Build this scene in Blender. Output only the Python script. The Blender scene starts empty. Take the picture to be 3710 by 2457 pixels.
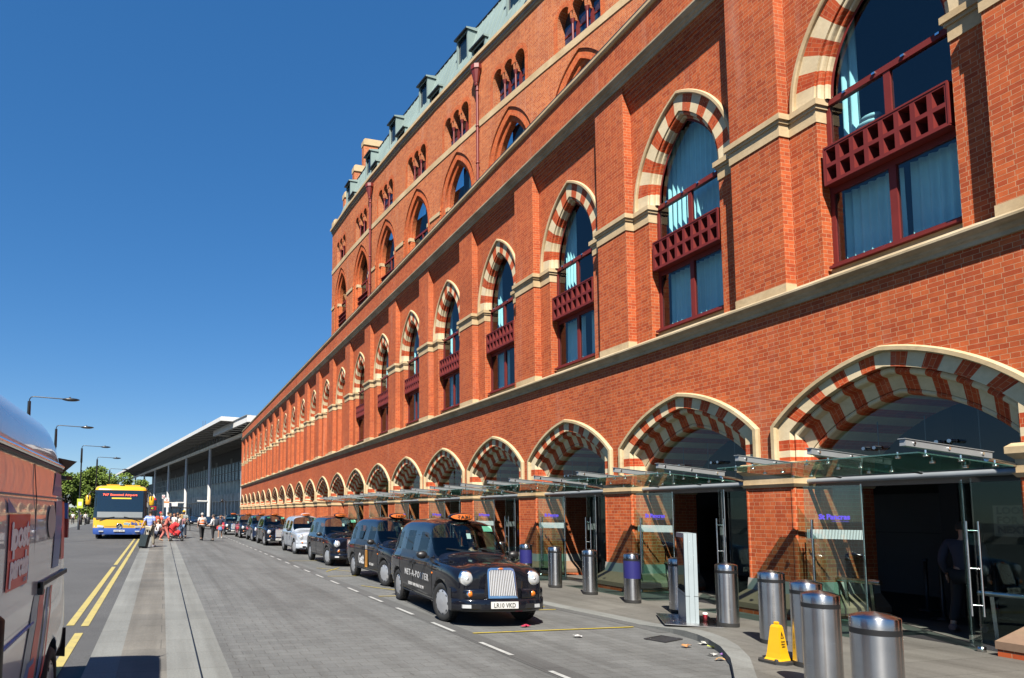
import bpy, bmesh, math, random
from mathutils import Vector, Matrix
from math import sin, cos, pi, sqrt, acos, atan2, radians
S = bpy.context.scene
COL = S.collection
random.seed(7)

# ---------------------------------------------------------------- camera
cam_data = bpy.data.cameras.new('camera')
cam = bpy.data.objects.new('camera', cam_data); COL.objects.link(cam); S.camera = cam
F_, PX, PY, VX, VY, ROLL, EYE = 2350., 1215., 1670., 599., 1858., .0105, 1.85
fy = Vector((VX - PX, VY - PY, F_)).normalized()
up = fy.cross(Vector((1, ROLL, 0))).normalized()
if up.y > 0: up = -up
fx = fy.cross(up)
Rw = Matrix((fx, fy, up))                       # photo axes -> world axes
right, down, fwd = Rw.col[0], Rw.col[1], Rw.col[2]
M = Matrix.Identity(4)
for i in range(3):
    M[i][0], M[i][1], M[i][2] = right[i], -down[i], -fwd[i]
M[2][3] = EYE
cam.matrix_world = M
cam_data.sensor_width = 36; cam_data.lens = 36 * F_ / 3710
cam_data.shift_x = (1855 - PX) / 3710; cam_data.shift_y = (PY - 1228.5) / 3710
cam_data.clip_start = .1; cam_data.clip_end = 4000

# ---------------------------------------------------------------- sky and sun
SUN_EL, SUN_AZ = radians(50.5), radians(211.5)       # azimuth clockwise from +Y (along the street)
W = bpy.data.worlds.new('World'); S.world = W; W.use_nodes = True
wn = W.node_tree.nodes; wl = W.node_tree.links
bg = wn['Background']; sky = wn.new('ShaderNodeTexSky')
sky.sky_type = 'NISHITA'; sky.sun_disc = False
sky.sun_elevation = SUN_EL; sky.sun_rotation = SUN_AZ
sky.altitude = 0; sky.air_density = 1.0; sky.dust_density = 0; sky.ozone_density = 10.0
gm = wn.new('ShaderNodeGamma'); gm.inputs[1].default_value = .62
hs = wn.new('ShaderNodeHueSaturation'); hs.inputs['Saturation'].default_value = 1.42; hs.inputs['Hue'].default_value = .507
wl.new(sky.outputs[0], gm.inputs[0]); wl.new(gm.outputs[0], hs.inputs['Color']); wl.new(hs.outputs[0], bg.inputs[0])
bg.inputs[1].default_value = .084
sl = bpy.data.lights.new('sun', 'SUN'); sl.energy = 5.0; sl.angle = radians(.53); sl.color = (1, .93, .82)
so = bpy.data.objects.new('sun', sl); COL.objects.link(so)
sd = Vector((sin(SUN_AZ) * cos(SUN_EL), cos(SUN_AZ) * cos(SUN_EL), sin(SUN_EL)))
so.rotation_euler = sd.to_track_quat('Z', 'Y').to_euler(); so.location = (-20, -30, 60)
S.view_settings.view_transform = 'Standard'; S.view_settings.look = 'None'
S.view_settings.exposure = 1.5; S.view_settings.gamma = 1
S.render.engine = 'CYCLES'
S.cycles.max_bounces = 8; S.cycles.transparent_max_bounces = 16; S.cycles.use_denoising = True
S.cycles.caustics_reflective = False; S.cycles.caustics_refractive = False
S.cycles.sample_clamp_indirect = 6

# ---------------------------------------------------------------- materials
ALB = .62          # albedo scale that goes with the exposure
def al(c, k=1.): return tuple(x * ALB * k for x in c[:3])
def new_mat(name):
    m = bpy.data.materials.new(name); m.use_nodes = True
    nt = m.node_tree; b = nt.nodes['Principled BSDF']
    return m, nt, b
def N(nt, t, **kw):
    n = nt.nodes.new(t)
    for k, v in kw.items():
        if k.startswith('i_'):
            key = k[2:]
            n.inputs[int(key) if key.isdigit() else key].default_value = v
        else: setattr(n, k, v)
    return n
def mixc(nt, fac, a, b, mode='MIX'):
    n = nt.nodes.new('ShaderNodeMix'); n.data_type = 'RGBA'; n.blend_type = mode
    for sock, val in ((n.inputs[0], fac), (n.inputs[6], a), (n.inputs[7], b)):
        if hasattr(val, 'is_linked'): nt.links.new(val, sock)
        else: sock.default_value = val if not isinstance(val, tuple) or len(val) == 4 else (*val, 1)
    return n.outputs[2]
def math_(nt, op, a, b=0.):
    n = nt.nodes.new('ShaderNodeMath'); n.operation = op
    for s_, v in ((n.inputs[0], a), (n.inputs[1], b)):
        if hasattr(v, 'is_linked'): nt.links.new(v, s_)
        else: s_.default_value = v
    return n.outputs[0]
def ramp(nt, fac, stops):
    r = nt.nodes.new('ShaderNodeValToRGB'); e = r.color_ramp.elements
    while len(e) < len(stops): e.new(.5)
    for el, (p, c) in zip(e, stops):
        el.position = p; el.color = (*c, 1) if len(c) == 3 else c
    nt.links.new(fac, r.inputs[0]); return r.outputs[0]
def noise(nt, vec, scale, detail=3, rough=.55):
    n = N(nt, 'ShaderNodeTexNoise', i_Scale=scale, i_Detail=detail, i_Roughness=rough)
    if vec is not None: nt.links.new(vec, n.inputs['Vector'])
    return n.outputs['Fac']
def bump(nt, b, h, strength=.3, dist=.01):
    n = N(nt, 'ShaderNodeBump', i_Strength=strength, i_Distance=dist)
    nt.links.new(h, n.inputs['Height']); nt.links.new(n.outputs[0], b.inputs['Normal'])
def objco(nt): return N(nt, 'ShaderNodeTexCoord').outputs['Object']

def plain(name, col, rough=.6, metal=0., var=.12, scale=3., spec=None, emit=None, coat=0.):
    """plain paint / cloth / plastic with faint procedural unevenness"""
    m, nt, b = new_mat(name)
    co = objco(nt); nz = noise(nt, co, scale, 4)
    f = ramp(nt, nz, [(.3, (1 - var,) * 3), (.7, (1 + var * .4,) * 3)])
    c = mixc(nt, 1., (*(col if metal > .5 else al(col)), 1), f, 'MULTIPLY')
    nt.links.new(c, b.inputs['Base Color'])
    b.inputs['Roughness'].default_value = rough; b.inputs['Metallic'].default_value = metal
    if spec is not None: b.inputs['Specular IOR Level'].default_value = spec
    if coat: b.inputs['Coat Weight'].default_value = coat; b.inputs['Coat Roughness'].default_value = .03
    if emit:
        b.inputs['Emission Color'].default_value = (*emit[0], 1); b.inputs['Emission Strength'].default_value = emit[1]
    return m

def wall_vec(nt):
    """brick coordinates: along the wall, up the wall (chosen by which way the face looks)"""
    co = objco(nt)
    sx = N(nt, 'ShaderNodeSeparateXYZ'); nt.links.new(co, sx.inputs[0])
    g = N(nt, 'ShaderNodeTexCoord'); sn = N(nt, 'ShaderNodeSeparateXYZ')
    nt.links.new(g.outputs['Normal'], sn.inputs[0])
    ax = math_(nt, 'ABSOLUTE', sn.outputs[0]); sel = math_(nt, 'GREATER_THAN', ax, .6)
    mx = nt.nodes.new('ShaderNodeMix'); nt.links.new(sel, mx.inputs[0])
    nt.links.new(sx.outputs[0], mx.inputs[2]); nt.links.new(sx.outputs[1], mx.inputs[3])
    cb = N(nt, 'ShaderNodeCombineXYZ')
    nt.links.new(mx.outputs[0], cb.inputs[0]); nt.links.new(sx.outputs[2], cb.inputs[1])
    return cb.outputs[0], co
def brick_mat(name, uv=False, tint=(1, 1, 1)):
    m, nt, b = new_mat(name)
    if uv:
        co = objco(nt); vec = N(nt, 'ShaderNodeUVMap').outputs[0]
    else:
        vec, co = wall_vec(nt)
    def t(c): return (c[0] * tint[0] * ALB, c[1] * tint[1] * ALB, c[2] * tint[2] * ALB, 1)
    br = N(nt, 'ShaderNodeTexBrick', offset=.25, offset_frequency=2, squash=.5, squash_frequency=2,
           i_Color1=t((.60, .130, .036)), i_Color2=t((.40, .062, .018)), i_Mortar=t((.60, .35, .20)),
           i_Scale=1.)
    br.inputs['Mortar Size'].default_value = .0042
    br.inputs['Mortar Smooth'].default_value = .25; br.inputs['Bias'].default_value = -.15
    br.inputs['Brick Width'].default_value = .225; br.inputs['Row Height'].default_value = .075
    nt.links.new(vec, br.inputs['Vector'])
    n1 = noise(nt, co, .35, 5, .6); n2 = noise(nt, co, 9., 3)
    f1 = ramp(nt, n1, [(.3, (.80, .80, .82)), (.7, (1.08, 1.07, 1.05))])
    f2 = ramp(nt, n2, [(.25, (.82, .80, .78)), (.75, (1.1, 1.1, 1.1))])
    c = mixc(nt, 1., br.outputs[0], f1, 'MULTIPLY'); c = mixc(nt, 1., c, f2, 'MULTIPLY')
    # pale lime bloom washed down from the string courses
    st = N(nt, 'ShaderNodeMapping'); nt.links.new(co, st.inputs[0]); st.inputs['Scale'].default_value = (1.2, 1.2, .12)
    n3 = noise(nt, st.outputs[0], 1.6, 5, .65)
    f3 = ramp(nt, n3, [(.56, (0, 0, 0)), (.78, (.30, .30, .30))])
    c = mixc(nt, f3, c, (*al((.62, .36, .27)), 1))
    nt.links.new(c, b.inputs['Base Color'])
    b.inputs['Roughness'].default_value = .8; b.inputs['Specular IOR Level'].default_value = .25
    h = math_(nt, 'SUBTRACT', math_(nt, 'MULTIPLY', n2, .4), br.outputs['Fac'])
    bump(nt, b, h, .35, .006)
    return m
def stone_mat(name, c1=(.70, .54, .33), c2=(.52, .37, .20), dirt=.35):
    m, nt, b = new_mat(name)
    co = objco(nt)
    n1 = noise(nt, co, 1.1, 6, .6); n2 = noise(nt, co, 14., 4, .6)
    c = mixc(nt, ramp(nt, n1, [(.35, (0, 0, 0)), (.7, (1, 1, 1))]), (*al(c1), 1), (*al(c2), 1))
    c = mixc(nt, 1., c, ramp(nt, n2, [(.2, (.85, .85, .85)), (.8, (1.06, 1.06, 1.06))]), 'MULTIPLY')
    st = N(nt, 'ShaderNodeMapping'); nt.links.new(co, st.inputs[0]); st.inputs['Scale'].default_value = (1, 1, 4.)
    n3 = noise(nt, st.outputs[0], 2.2, 6, .7)
    f = ramp(nt, n3, [(.52, (0, 0, 0)), (.75, (dirt,) * 3)])
    c = mixc(nt, f, c, (*al((.22, .17, .10)), 1))
    nt.links.new(c, b.inputs['Base Color']); b.inputs['Roughness'].default_value = .75
    b.inputs['Specular IOR Level'].default_value = .3
    bump(nt, b, n2, .15, .01)
    return m
def glass_mat(name, tint=(.75, .9, .88), refl=.04, rough=.0, ior=1.5, body=0., bodycol=(.02, .05, .07)):
    m, nt, b = new_mat(name); nt.nodes.remove(b)
    out = nt.nodes['Material Output']
    tr = N(nt, 'ShaderNodeBsdfTransparent'); tr.inputs[0].default_value = (*tint, 1)
    gl = N(nt, 'ShaderNodeBsdfGlossy'); gl.inputs['Roughness'].default_value = rough
    ge = N(nt, 'ShaderNodeNewGeometry'); dp = nt.nodes.new('ShaderNodeVectorMath'); dp.operation = 'DOT_PRODUCT'
    nt.links.new(ge.outputs['Incoming'], dp.inputs[0]); nt.links.new(ge.outputs['Normal'], dp.inputs[1])
    f0 = ((ior - 1) / (ior + 1)) ** 2
    sch = math_(nt, 'POWER', math_(nt, 'SUBTRACT', 1., math_(nt, 'ABSOLUTE', dp.outputs['Value'])), 5.)
    fr = math_(nt, 'ADD', math_(nt, 'MULTIPLY', sch, (1 - f0) * .8), f0)
    wob = noise(nt, objco(nt), .9, 2)
    bp = N(nt, 'ShaderNodeBump', i_Strength=.06, i_Distance=.03); nt.links.new(wob, bp.inputs['Height'])
    nt.links.new(bp.outputs[0], gl.inputs['Normal'])
    fac = math_(nt, 'ADD', fr, refl)
    mx = N(nt, 'ShaderNodeMixShader'); nt.links.new(fac, mx.inputs[0])
    base = tr.outputs[0]
    if body:
        df = N(nt, 'ShaderNodeBsdfDiffuse'); df.inputs[0].default_value = (*bodycol, 1)
        m2 = N(nt, 'ShaderNodeMixShader'); m2.inputs[0].default_value = body
        nt.links.new(tr.outputs[0], m2.inputs[1]); nt.links.new(df.outputs[0], m2.inputs[2]); base = m2.outputs[0]
    nt.links.new(base, mx.inputs[1]); nt.links.new(gl.outputs[0], mx.inputs[2])
    nt.links.new(mx.outputs[0], out.inputs[0])
    return m
def paving_mat(name, cols, mortar, bw, rh, ms=.006, rot=0., big=.25, spots=.5, rough=.75, offset=.5):
    m, nt, b = new_mat(name)
    co = objco(nt)
    mp = N(nt, 'ShaderNodeMapping'); nt.links.new(co, mp.inputs[0]); mp.inputs['Rotation'].default_value = (0, 0, rot)
    br = N(nt, 'ShaderNodeTexBrick', offset=offset, i_Color1=(*al(cols[0]), 1), i_Color2=(*al(cols[1]), 1), i_Mortar=(*al(mortar), 1), i_Scale=1.)
    br.inputs['Mortar Size'].default_value = ms
    br.inputs['Brick Width'].default_value = bw; br.inputs['Row Height'].default_value = rh
    br.inputs['Mortar Smooth'].default_value = .3
    nt.links.new(mp.outputs[0], br.inputs['Vector'])
    n1 = noise(nt, co, .5, 6, .65); n2 = noise(nt, co, 45., 3, .6); n3 = noise(nt, co, 6., 5, .7)
    c = mixc(nt, 1., br.outputs[0], ramp(nt, n1, [(.3, (1 - big,) * 3), (.7, (1 + big * .4,) * 3)]), 'MULTIPLY')
    c = mixc(nt, 1., c, ramp(nt, n2, [(.2, (.72,) * 3), (.8, (1.14,) * 3)]), 'MULTIPLY')
    vo = N(nt, 'ShaderNodeTexVoronoi', i_Scale=2.3); nt.links.new(co, vo.inputs['Vector'])
    gum = ramp(nt, vo.outputs['Distance'], [(.045, (spots,) * 3), (.085, (0, 0, 0))])
    c = mixc(nt, gum, c, (.04, .04, .04, 1))
    c = mixc(nt, ramp(nt, n3, [(.58, (0, 0, 0)), (.8, (.35,) * 3)]), c, (*al((cols[1][0] * .6, cols[1][1] * .57, cols[1][2] * .53)), 1))
    ms_ = N(nt, 'ShaderNodeMapping'); nt.links.new(co, ms_.inputs[0]); ms_.inputs['Scale'].default_value = (1.6, .07, 1)
    n4 = noise(nt, ms_.outputs[0], 1.3, 5, .6)
    c = mixc(nt, 1., c, ramp(nt, n4, [(.36, (.80, .79, .78)), (.56, (1.04,) * 3)]), 'MULTIPLY')
    n5 = noise(nt, co, 1.4, 2, .5)
    c = mixc(nt, ramp(nt, n5, [(.70, (0,) * 3), (.80, (.45,) * 3)]), c, (*al(cols[1], .45), 1))
    nt.links.new(c, b.inputs['Base Color']); b.inputs['Roughness'].default_value = rough
    b.inputs['Specular IOR Level'].default_value = .3
    h = math_(nt, 'SUBTRACT', math_(nt, 'MULTIPLY', n3, .5), br.outputs['Fac'])
    bump(nt, b, h, .5, .006)
    return m
def asphalt_mat(name):
    m, nt, b = new_mat(name); co = objco(nt)
    n1 = noise(nt, co, .25, 5, .65); n2 = noise(nt, co, 110., 2, .5); n3 = noise(nt, co, 3., 6, .7)
    c = ramp(nt, n2, [(.3, (.026, .027, .028)), (.55, (.048, .049, .051)), (.72, (.105, .106, .106))])
    c = mixc(nt, 1., c, ramp(nt, n1, [(.3, (.75,) * 3), (.7, (1.15,) * 3)]), 'MULTIPLY')
    c = mixc(nt, ramp(nt, n3, [(.55, (0,) * 3), (.75, (.5,) * 3)]), c, (.028, .028, .029, 1))
    nt.links.new(c, b.inputs['Base Color']); b.inputs['Roughness'].default_value = .85
    bump(nt, b, n2, .4, .005); return m
def line_paint(name, col):
    m, nt, b = new_mat(name); co = objco(nt)
    n1 = noise(nt, co, 5., 6, .7); n2 = noise(nt, co, 60., 3)
    c = mixc(nt, ramp(nt, n1, [(.5, (0,) * 3), (.72, (.6,) * 3)]), (*al(col), 1), (.10, .095, .085, 1))
    c = mixc(nt, 1., c, ramp(nt, n2, [(.25, (.75,) * 3), (.6, (1.,) * 3)]), 'MULTIPLY')
    nt.links.new(c, b.inputs['Base Color']); b.inputs['Roughness'].default_value = .7; return m
def paint_mat(name, col, rough=.12, coat=1., dust=.05):
    m, nt, b = new_mat(name); co = objco(nt)
    n1 = noise(nt, co, 2.5, 5, .7)
    c = mixc(nt, ramp(nt, n1, [(.5, (0,) * 3), (.95, (dust,) * 3)]), (*al(col), 1), (.15, .135, .12, 1))
    nt.links.new(c, b.inputs['Base Color'])
    r = math_(nt, 'ADD', math_(nt, 'MULTIPLY', n1, .12), rough); nt.links.new(r, b.inputs['Roughness'])
    b.inputs['Coat Weight'].default_value = coat; b.inputs['Coat Roughness'].default_value = .02
    if sum(col) < .1: b.inputs['Specular IOR Level'].default_value = .05
    return m
def brushed_mat(name, col=(.50, .50, .51), rough=.25):
    m, nt, b = new_mat(name); co = objco(nt)
    mp = N(nt, 'ShaderNodeMapping'); nt.links.new(co, mp.inputs[0]); mp.inputs['Scale'].default_value = (3, 3, 90)
    n1 = noise(nt, mp.outputs[0], 2., 4, .6); n2 = noise(nt, co, 4., 4, .6)
    c = mixc(nt, 1., (*col, 1), ramp(nt, n2, [(.3, (.82,) * 3), (.75, (1.05,) * 3)]), 'MULTIPLY')
    nt.links.new(c, b.inputs['Base Color']); b.inputs['Metallic'].default_value = 1
    r = math_(nt, 'ADD', math_(nt, 'MULTIPLY', n1, .10), rough - .05); nt.links.new(r, b.inputs['Roughness'])
    b.inputs['Anisotropic'].default_value = .75; tg = N(nt, 'ShaderNodeTangent', direction_type='RADIAL', axis='Z'); nt.links.new(tg.outputs[0], b.inputs['Tangent']); b.inputs['Anisotropic Rotation'].default_value = .25
    return m

MT = {}
MT['brick'] = brick_mat('brick'); MT['brick_arch'] = brick_mat('brick_arch', True, (1.08, .80, .70))
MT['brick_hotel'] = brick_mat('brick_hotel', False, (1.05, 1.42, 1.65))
MT['brick_orange'] = brick_mat('brick_orange', True, (1.12, 1.1, .95))
MT['stone'] = stone_mat('stone'); MT['stone_pale'] = stone_mat('stone_pale', (.86, .72, .48), (.70, .55, .34), .15); MT['stone_hood'] = stone_mat('stone_hood', (.66, .52, .32), (.50, .37, .20), .45); MT['stone_dirty'] = stone_mat('stone_dirty', (.56, .46, .31), (.34, .26, .15), .75)
MT['sandstone'] = stone_mat('sandstone', (.30, .19, .125), (.22, .145, .10), .5)
MT['glass'] = glass_mat('window_glass', (.58, .86, .90), .06)
MT['door_glass'] = glass_mat('door_glass', (.80, .93, .90), .02)
MT['car_glass'] = glass_mat('car_glass', (.55, .68, .66), .02)
MT['dark_glass'] = glass_mat('dark_glass', (.2, .3, .36), .05, body=.5, bodycol=(.015, .03, .05))
MT['maroon'] = plain('maroon_metal', (.19, .025, .022), .55, .0, spec=.25)
MT['maroon_bright'] = plain('maroon_iron', (.22, .028, .022), .4)
MT['steel'] = brushed_mat('brushed_steel')
MT['chrome'] = plain('chrome', (.86, .85, .84), .16, 1., .05)
MT['dark_steel'] = plain('dark_steel', (.06, .06, .065), .45, .7)
MT['rubber'] = plain('rubber', (.018, .018, .018), .75, 0, .3, 12)
MT['black'] = plain('black_plastic', (.012, .012, .013), .45)
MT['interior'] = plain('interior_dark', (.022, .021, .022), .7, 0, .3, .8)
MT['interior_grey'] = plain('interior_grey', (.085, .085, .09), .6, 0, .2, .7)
MT['curtain'] = plain('curtain_voile', (1.15, 1.22, 1.2), .9, 0, .12, 1.5)
MT['roofmetal'] = plain('roof_metal', (.27, .36, .345), .5, 0, .16, .7)
MT['white'] = plain('white_paint', (.78, .78, .77), .5)
MT['concrete'] = plain('concrete', (.34, .33, .30), .85, 0, .3, 1.2)
MT['grey'] = plain('grey_metal', (.30, .33, .35), .5, .2)
MT['black_paint'] = plain('black_post_paint', (.012, .013, .015), .35, coat=.4)

# ---------------------------------------------------------------- mesh builder
class MB:
    def __init__(s): s.v, s.f, s.mi, s.uv, s.sm, s.mats = [], [], [], [], [], []
    def m(s, mat):
        if mat not in s.mats: s.mats.append(mat)
        return s.mats.index(mat)
    def face(s, pts, mat, uv=None, smooth=False):
        b = len(s.v); s.v.extend([tuple(p) for p in pts]); s.f.append(list(range(b, b + len(pts))))
        s.mi.append(s.m(mat)); s.uv.append(uv or [(0, 0)] * len(pts)); s.sm.append(smooth)
    def idx(s, ids, mat, smooth=False, uv=None):
        s.f.append(list(ids)); s.mi.append(s.m(mat)); s.uv.append(uv or [(0, 0)] * len(ids)); s.sm.append(smooth)
    def box(s, x0, x1, y0, y1, z0, z1, mat, skip=''):
        P = [(x, y, z) for z in (z0, z1) for y in (y0, y1) for x in (x0, x1)]
        Q = {'b': (0, 2, 3, 1), 't': (4, 5, 7, 6), 'f': (0, 1, 5, 4), 'k': (2, 6, 7, 3), 'l': (0, 4, 6, 2), 'r': (1, 3, 7, 5)}
        b = len(s.v); s.v.extend(P)
        for k, q in Q.items():
            if k not in skip: s.idx([b + i for i in q], mat)
    def obox(s, c, ux, uy, uz, mat):
        """oriented box: centre and three half-axis vectors"""
        c, ux, uy, uz = Vector(c), Vector(ux), Vector(uy), Vector(uz)
        b = len(s.v)
        for k in (-1, 1):
            for j in (-1, 1):
                for i in (-1, 1): s.v.append(tuple(c + ux * i + uy * j + uz * k))
        for q in ((0, 2, 3, 1), (4, 5, 7, 6), (0, 1, 5, 4), (2, 6, 7, 3), (0, 4, 6, 2), (1, 3, 7, 5)): s.idx([b + i for i in q], mat)
    def bar(s, p, q, w, h, mat, upv=(0, 0, 1)):
        p, q = Vector(p), Vector(q); d = (q - p); L = d.length; d = d / L
        u = d.cross(Vector(upv))
        if u.length < 1e-4: u = d.cross(Vector((1, 0, 0)))
        u.normalize(); w2 = u.cross(d)
        s.obox((p + q) / 2, d * (L / 2), u * (w / 2), w2 * (h / 2), mat)
    def prism(s, poly, z0, z1, mat, mside=None):
        """poly in xy, extruded in z"""
        n = len(poly)
        s.face([(x, y, z1) for x, y in poly], mat); s.face([(x, y, z0) for x, y in reversed(poly)], mat)
        for i in range(n):
            a, b = poly[i], poly[(i + 1) % n]
            s.face([(*a, z0), (*b, z0), (*b, z1), (*a, z1)], mside or mat)
    def grid(s, P, mat, smooth=True, closed=False, uv=None, matf=None):
        """P[i][j] points"""
        b = len(s.v); ni, nj = len(P), len(P[0])
        for r in P: s.v.extend([tuple(p) for p in r])
        for i in range(ni - 1):
            for j in range(nj if closed else nj - 1):
                j2 = (j + 1) % nj
                u = None
                if uv: u = [uv[i][j], uv[i + 1][j], uv[i + 1][j2], uv[i][j2]]
                s.idx([b + i * nj + j, b + (i + 1) * nj + j, b + (i + 1) * nj + j2, b + i * nj + j2], matf(i, j) if matf else mat, smooth, u)
    def tube(s, pts, r, mat, n=8, caps=True, smooth=True):
        pts = [Vector(p) for p in pts]; rings = []
        rr = r if isinstance(r, (list, tuple)) else [r] * len(pts)
        prev = None
        for i, p in enumerate(pts):
            d = (pts[min(i + 1, len(pts) - 1)] - pts[max(i - 1, 0)]).normalized()
            if prev is None:
                a = Vector((0, 0, 1)) if abs(d.z) < .9 else Vector((1, 0, 0)); u = d.cross(a).normalized()
            else:
                u = prev - d * prev.dot(d); u.normalize()
            prev = u; w = d.cross(u)
            rings.append([p + (u * cos(2 * pi * k / n) + w * sin(2 * pi * k / n)) * rr[i] for k in range(n)])
        s.grid(rings, mat, smooth, True)
        if caps:
            s.face(list(reversed(rings[0])), mat); s.face(rings[-1], mat)
    def lathe(s, prof, c, mat, n=20, smooth=True, axis='z', matf=None):
        c = Vector(c); rings = []
        for r, h in prof:
            ring = []
            for k in range(n):
                a = 2 * pi * k / n
                o = {'z': (r * cos(a), r * sin(a), h), 'x': (h, r * cos(a), r * sin(a)), 'y': (r * cos(a), h, r * sin(a))}[axis]
                ring.append(c + Vector(o))
            rings.append(ring)
        s.grid(rings, mat, smooth, True, matf=(lambda i, j: matf(i)) if matf else None)
    def ball(s, c, r, mat, n=10, m_=8):
        rx, ry, rz = r if isinstance(r, tuple) else (r, r, r)
        P = [[(c[0] + rx * sin(pi * i / m_) * cos(2 * pi * j / n), c[1] + ry * sin(pi * i / m_) * sin(2 * pi * j / n), c[2] + rz * cos(pi * i / m_)) for j in range(n)] for i in range(m_ + 1)]
        s.grid(P, mat, True, True)
    def prof_y(s, prof, y0, y1, mat, smooth=False, matf=None):
        """profile of (x, z) carried along y"""
        for i in range(len(prof) - 1):
            (xa, za), (xb, zb) = prof[i], prof[i + 1]
            s.face([(xa, y0, za), (xa, y1, za), (xb, y1, zb), (xb, y0, zb)], matf(i) if matf else mat, None, smooth)
        s.face([(x, y0, z) for x, z in prof], mat); s.face([(x, y1, z) for x, z in reversed(prof)], mat)
    def add(s, other, mtx=None):
        b = len(s.v); s.v.extend([tuple(mtx @ Vector(p)) if mtx else p for p in other.v])
        for f, mi, uv, sm in zip(other.f, other.mi, other.uv, other.sm):
            s.f.append([b + i for i in f]); s.mi.append(s.m(other.mats[mi])); s.uv.append(uv); s.sm.append(sm)
    def mesh(s, name):
        me = bpy.data.meshes.new(name); me.from_pydata(s.v, [], s.f)
        for m in s.mats: me.materials.append(m)
        me.polygons.foreach_set('material_index', s.mi); me.polygons.foreach_set('use_smooth', s.sm)
        uvl = me.uv_layers.new(name='UVMap')
        uvl.data.foreach_set('uv', [c for f in s.uv for p in f for c in p])
        me.update(); return me
    def build(s, name, parent=None, loc=None, rz=0.):
        o = bpy.data.objects.new(name, s.mesh(name)); COL.objects.link(o)
        if parent: o.parent = parent
        if loc: o.location = loc
        if rz: o.rotation_euler.z = rz
        return o
def tag(o, label, cat=None, group=None, kind=None):
    if label: o['label'] = label
    if cat: o['category'] = cat
    if group: o['group'] = group
    if kind: o['kind'] = kind
    return o
def thing(name, label, cat, loc=(0, 0, 0), rz=0., group=None):
    o = bpy.data.objects.new(name, None); COL.objects.link(o); o.location = loc; o.rotation_euler.z = rz
    o.empty_display_size = .2
    return tag(o, label, cat, group)
def kids(o): return [c for c in bpy.data.objects if c.parent == o]
def copy_tree(o, parent=None):
    c = o.copy(); COL.objects.link(c)
    if parent: c.parent = parent; c.matrix_parent_inverse = o.matrix_parent_inverse.copy()
    for ch in CHILD.get(o.name, None) or kids(o): copy_tree(ch, c)
    return c
CHILD = {}
_txt = {}
def text_mb(txt, size, mat, depth=.0, xs=1., spacing=1., bold=0., align='LEFT'):
    """lettering as mesh, in its own x-y plane"""
    cu = bpy.data.curves.new('lettering', 'FONT'); cu.body = txt; cu.size = size; cu.extrude = depth
    cu.space_character = spacing; cu.offset = bold; cu.align_x = align; cu.resolution_u = 2
    o = bpy.data.objects.new('lettering', cu); COL.objects.link(o)
    dg = bpy.context.evaluated_depsgraph_get(); me = bpy.data.meshes.new_from_object(o.evaluated_get(dg))
    mb = MB()
    mb.v = [(v.co.x * xs, v.co.y, v.co.z) for v in me.vertices]
    for p in me.polygons: mb.idx(list(p.vertices), mat)
    bpy.data.objects.remove(o); bpy.data.curves.remove(cu); bpy.data.meshes.remove(me)
    return mb
def frame_mtx(o, ux, uy):
    ux, uy = Vector(ux).normalized(), Vector(uy).normalized(); uz = ux.cross(uy)
    m = Matrix.Identity(4)
    for i in range(3): m[i][0], m[i][1], m[i][2], m[i][3] = ux[i], uy[i], uz[i], o[i]
    return m
def lerp(a, b, t): return a + (b - a) * t
def interp(x, pts):
    pts = sorted(pts)
    if x <= pts[0][0]: return pts[0][1]
    for (x0, y0), (x1, y1) in zip(pts, pts[1:]):
        if x <= x1: return lerp(y0, y1, (x - x0) / (x1 - x0))
    return pts[-1][1]
# ---------------------------------------------------------------- the brick arcade building
FX, RX, GX = 11.0, 11.24, 11.5        # wall face, recessed bay, glass line
PITCH, Y0 = 4.235, 7.655
BAYS = range(-2, 22)
def yc(k): return Y0 + PITCH * k
YA, YB = yc(-2) - PITCH / 2, yc(21) + PITCH / 2
station = thing('station_building', 'long red brick building with a row of pointed striped arches and recessed arched windows', 'building', (11, 50, 0))
def sbuild(mb, name, parent=None):
    o = mb.build(name, parent or station)
    if parent is None: o.location = (-11, -50, 0)
    return o
BR, BA, ST, SD, SP, SH = MT['brick'], MT['brick_arch'], MT['stone'], MT['stone_dirty'], MT['stone_pale'], MT['stone_hood']

def arch_curve(c, zc, R, ue, n):
    """+u half of a pointed arch, springing -> apex; ring centre (-c, zc)"""
    a0, a1 = acos(min(1, (ue + c) / R)), acos(c / R)
    return [(-c + R * cos(lerp(a0, a1, i / n)), zc + R * sin(lerp(a0, a1, i / n))) for i in range(n + 1)]
def arch_outline(c, zc, R, ue, zb, n=10):
    h = arch_curve(c, zc, R, ue, n)
    pts = [(-u, z) for u, z in h] + [(u, z) for u, z in reversed(h[:-1])]
    return [(-h[0][0], zb)] + pts + [(h[0][0], zb)]
def wall_open(mb, P, hw, z0, z1, outline, mat, depth=0., rev=None):
    """bay wall, half width hw, with an opening; P(u, n, z) -> world"""
    ub = outline[0][0]; zb = outline[0][1]
    mb.face([P(-hw, 0, z0), P(ub, 0, z0), P(ub, 0, z1), P(-hw, 0, z1)], mat)
    mb.face([P(-ub, 0, z0), P(hw, 0, z0), P(hw, 0, z1), P(-ub, 0, z1)], mat)
    if zb > z0: mb.face([P(ub, 0, z0), P(-ub, 0, z0), P(-ub, 0, zb), P(ub, 0, zb)], mat)
    for (ua, za), (u2, zb2) in zip(outline, outline[1:]):
        if u2 - ua > 1e-6: mb.face([P(ua, 0, za), P(u2, 0, zb2), P(u2, 0, z1), P(ua, 0, z1)], mat)
    if depth:
        for (ua, za), (u2, zb2) in zip(outline, outline[1:]):
            mb.face([P(ua, 0, za), P(ua, depth, za), P(u2, depth, zb2), P(u2, 0, zb2)], rev or mat)
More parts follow.
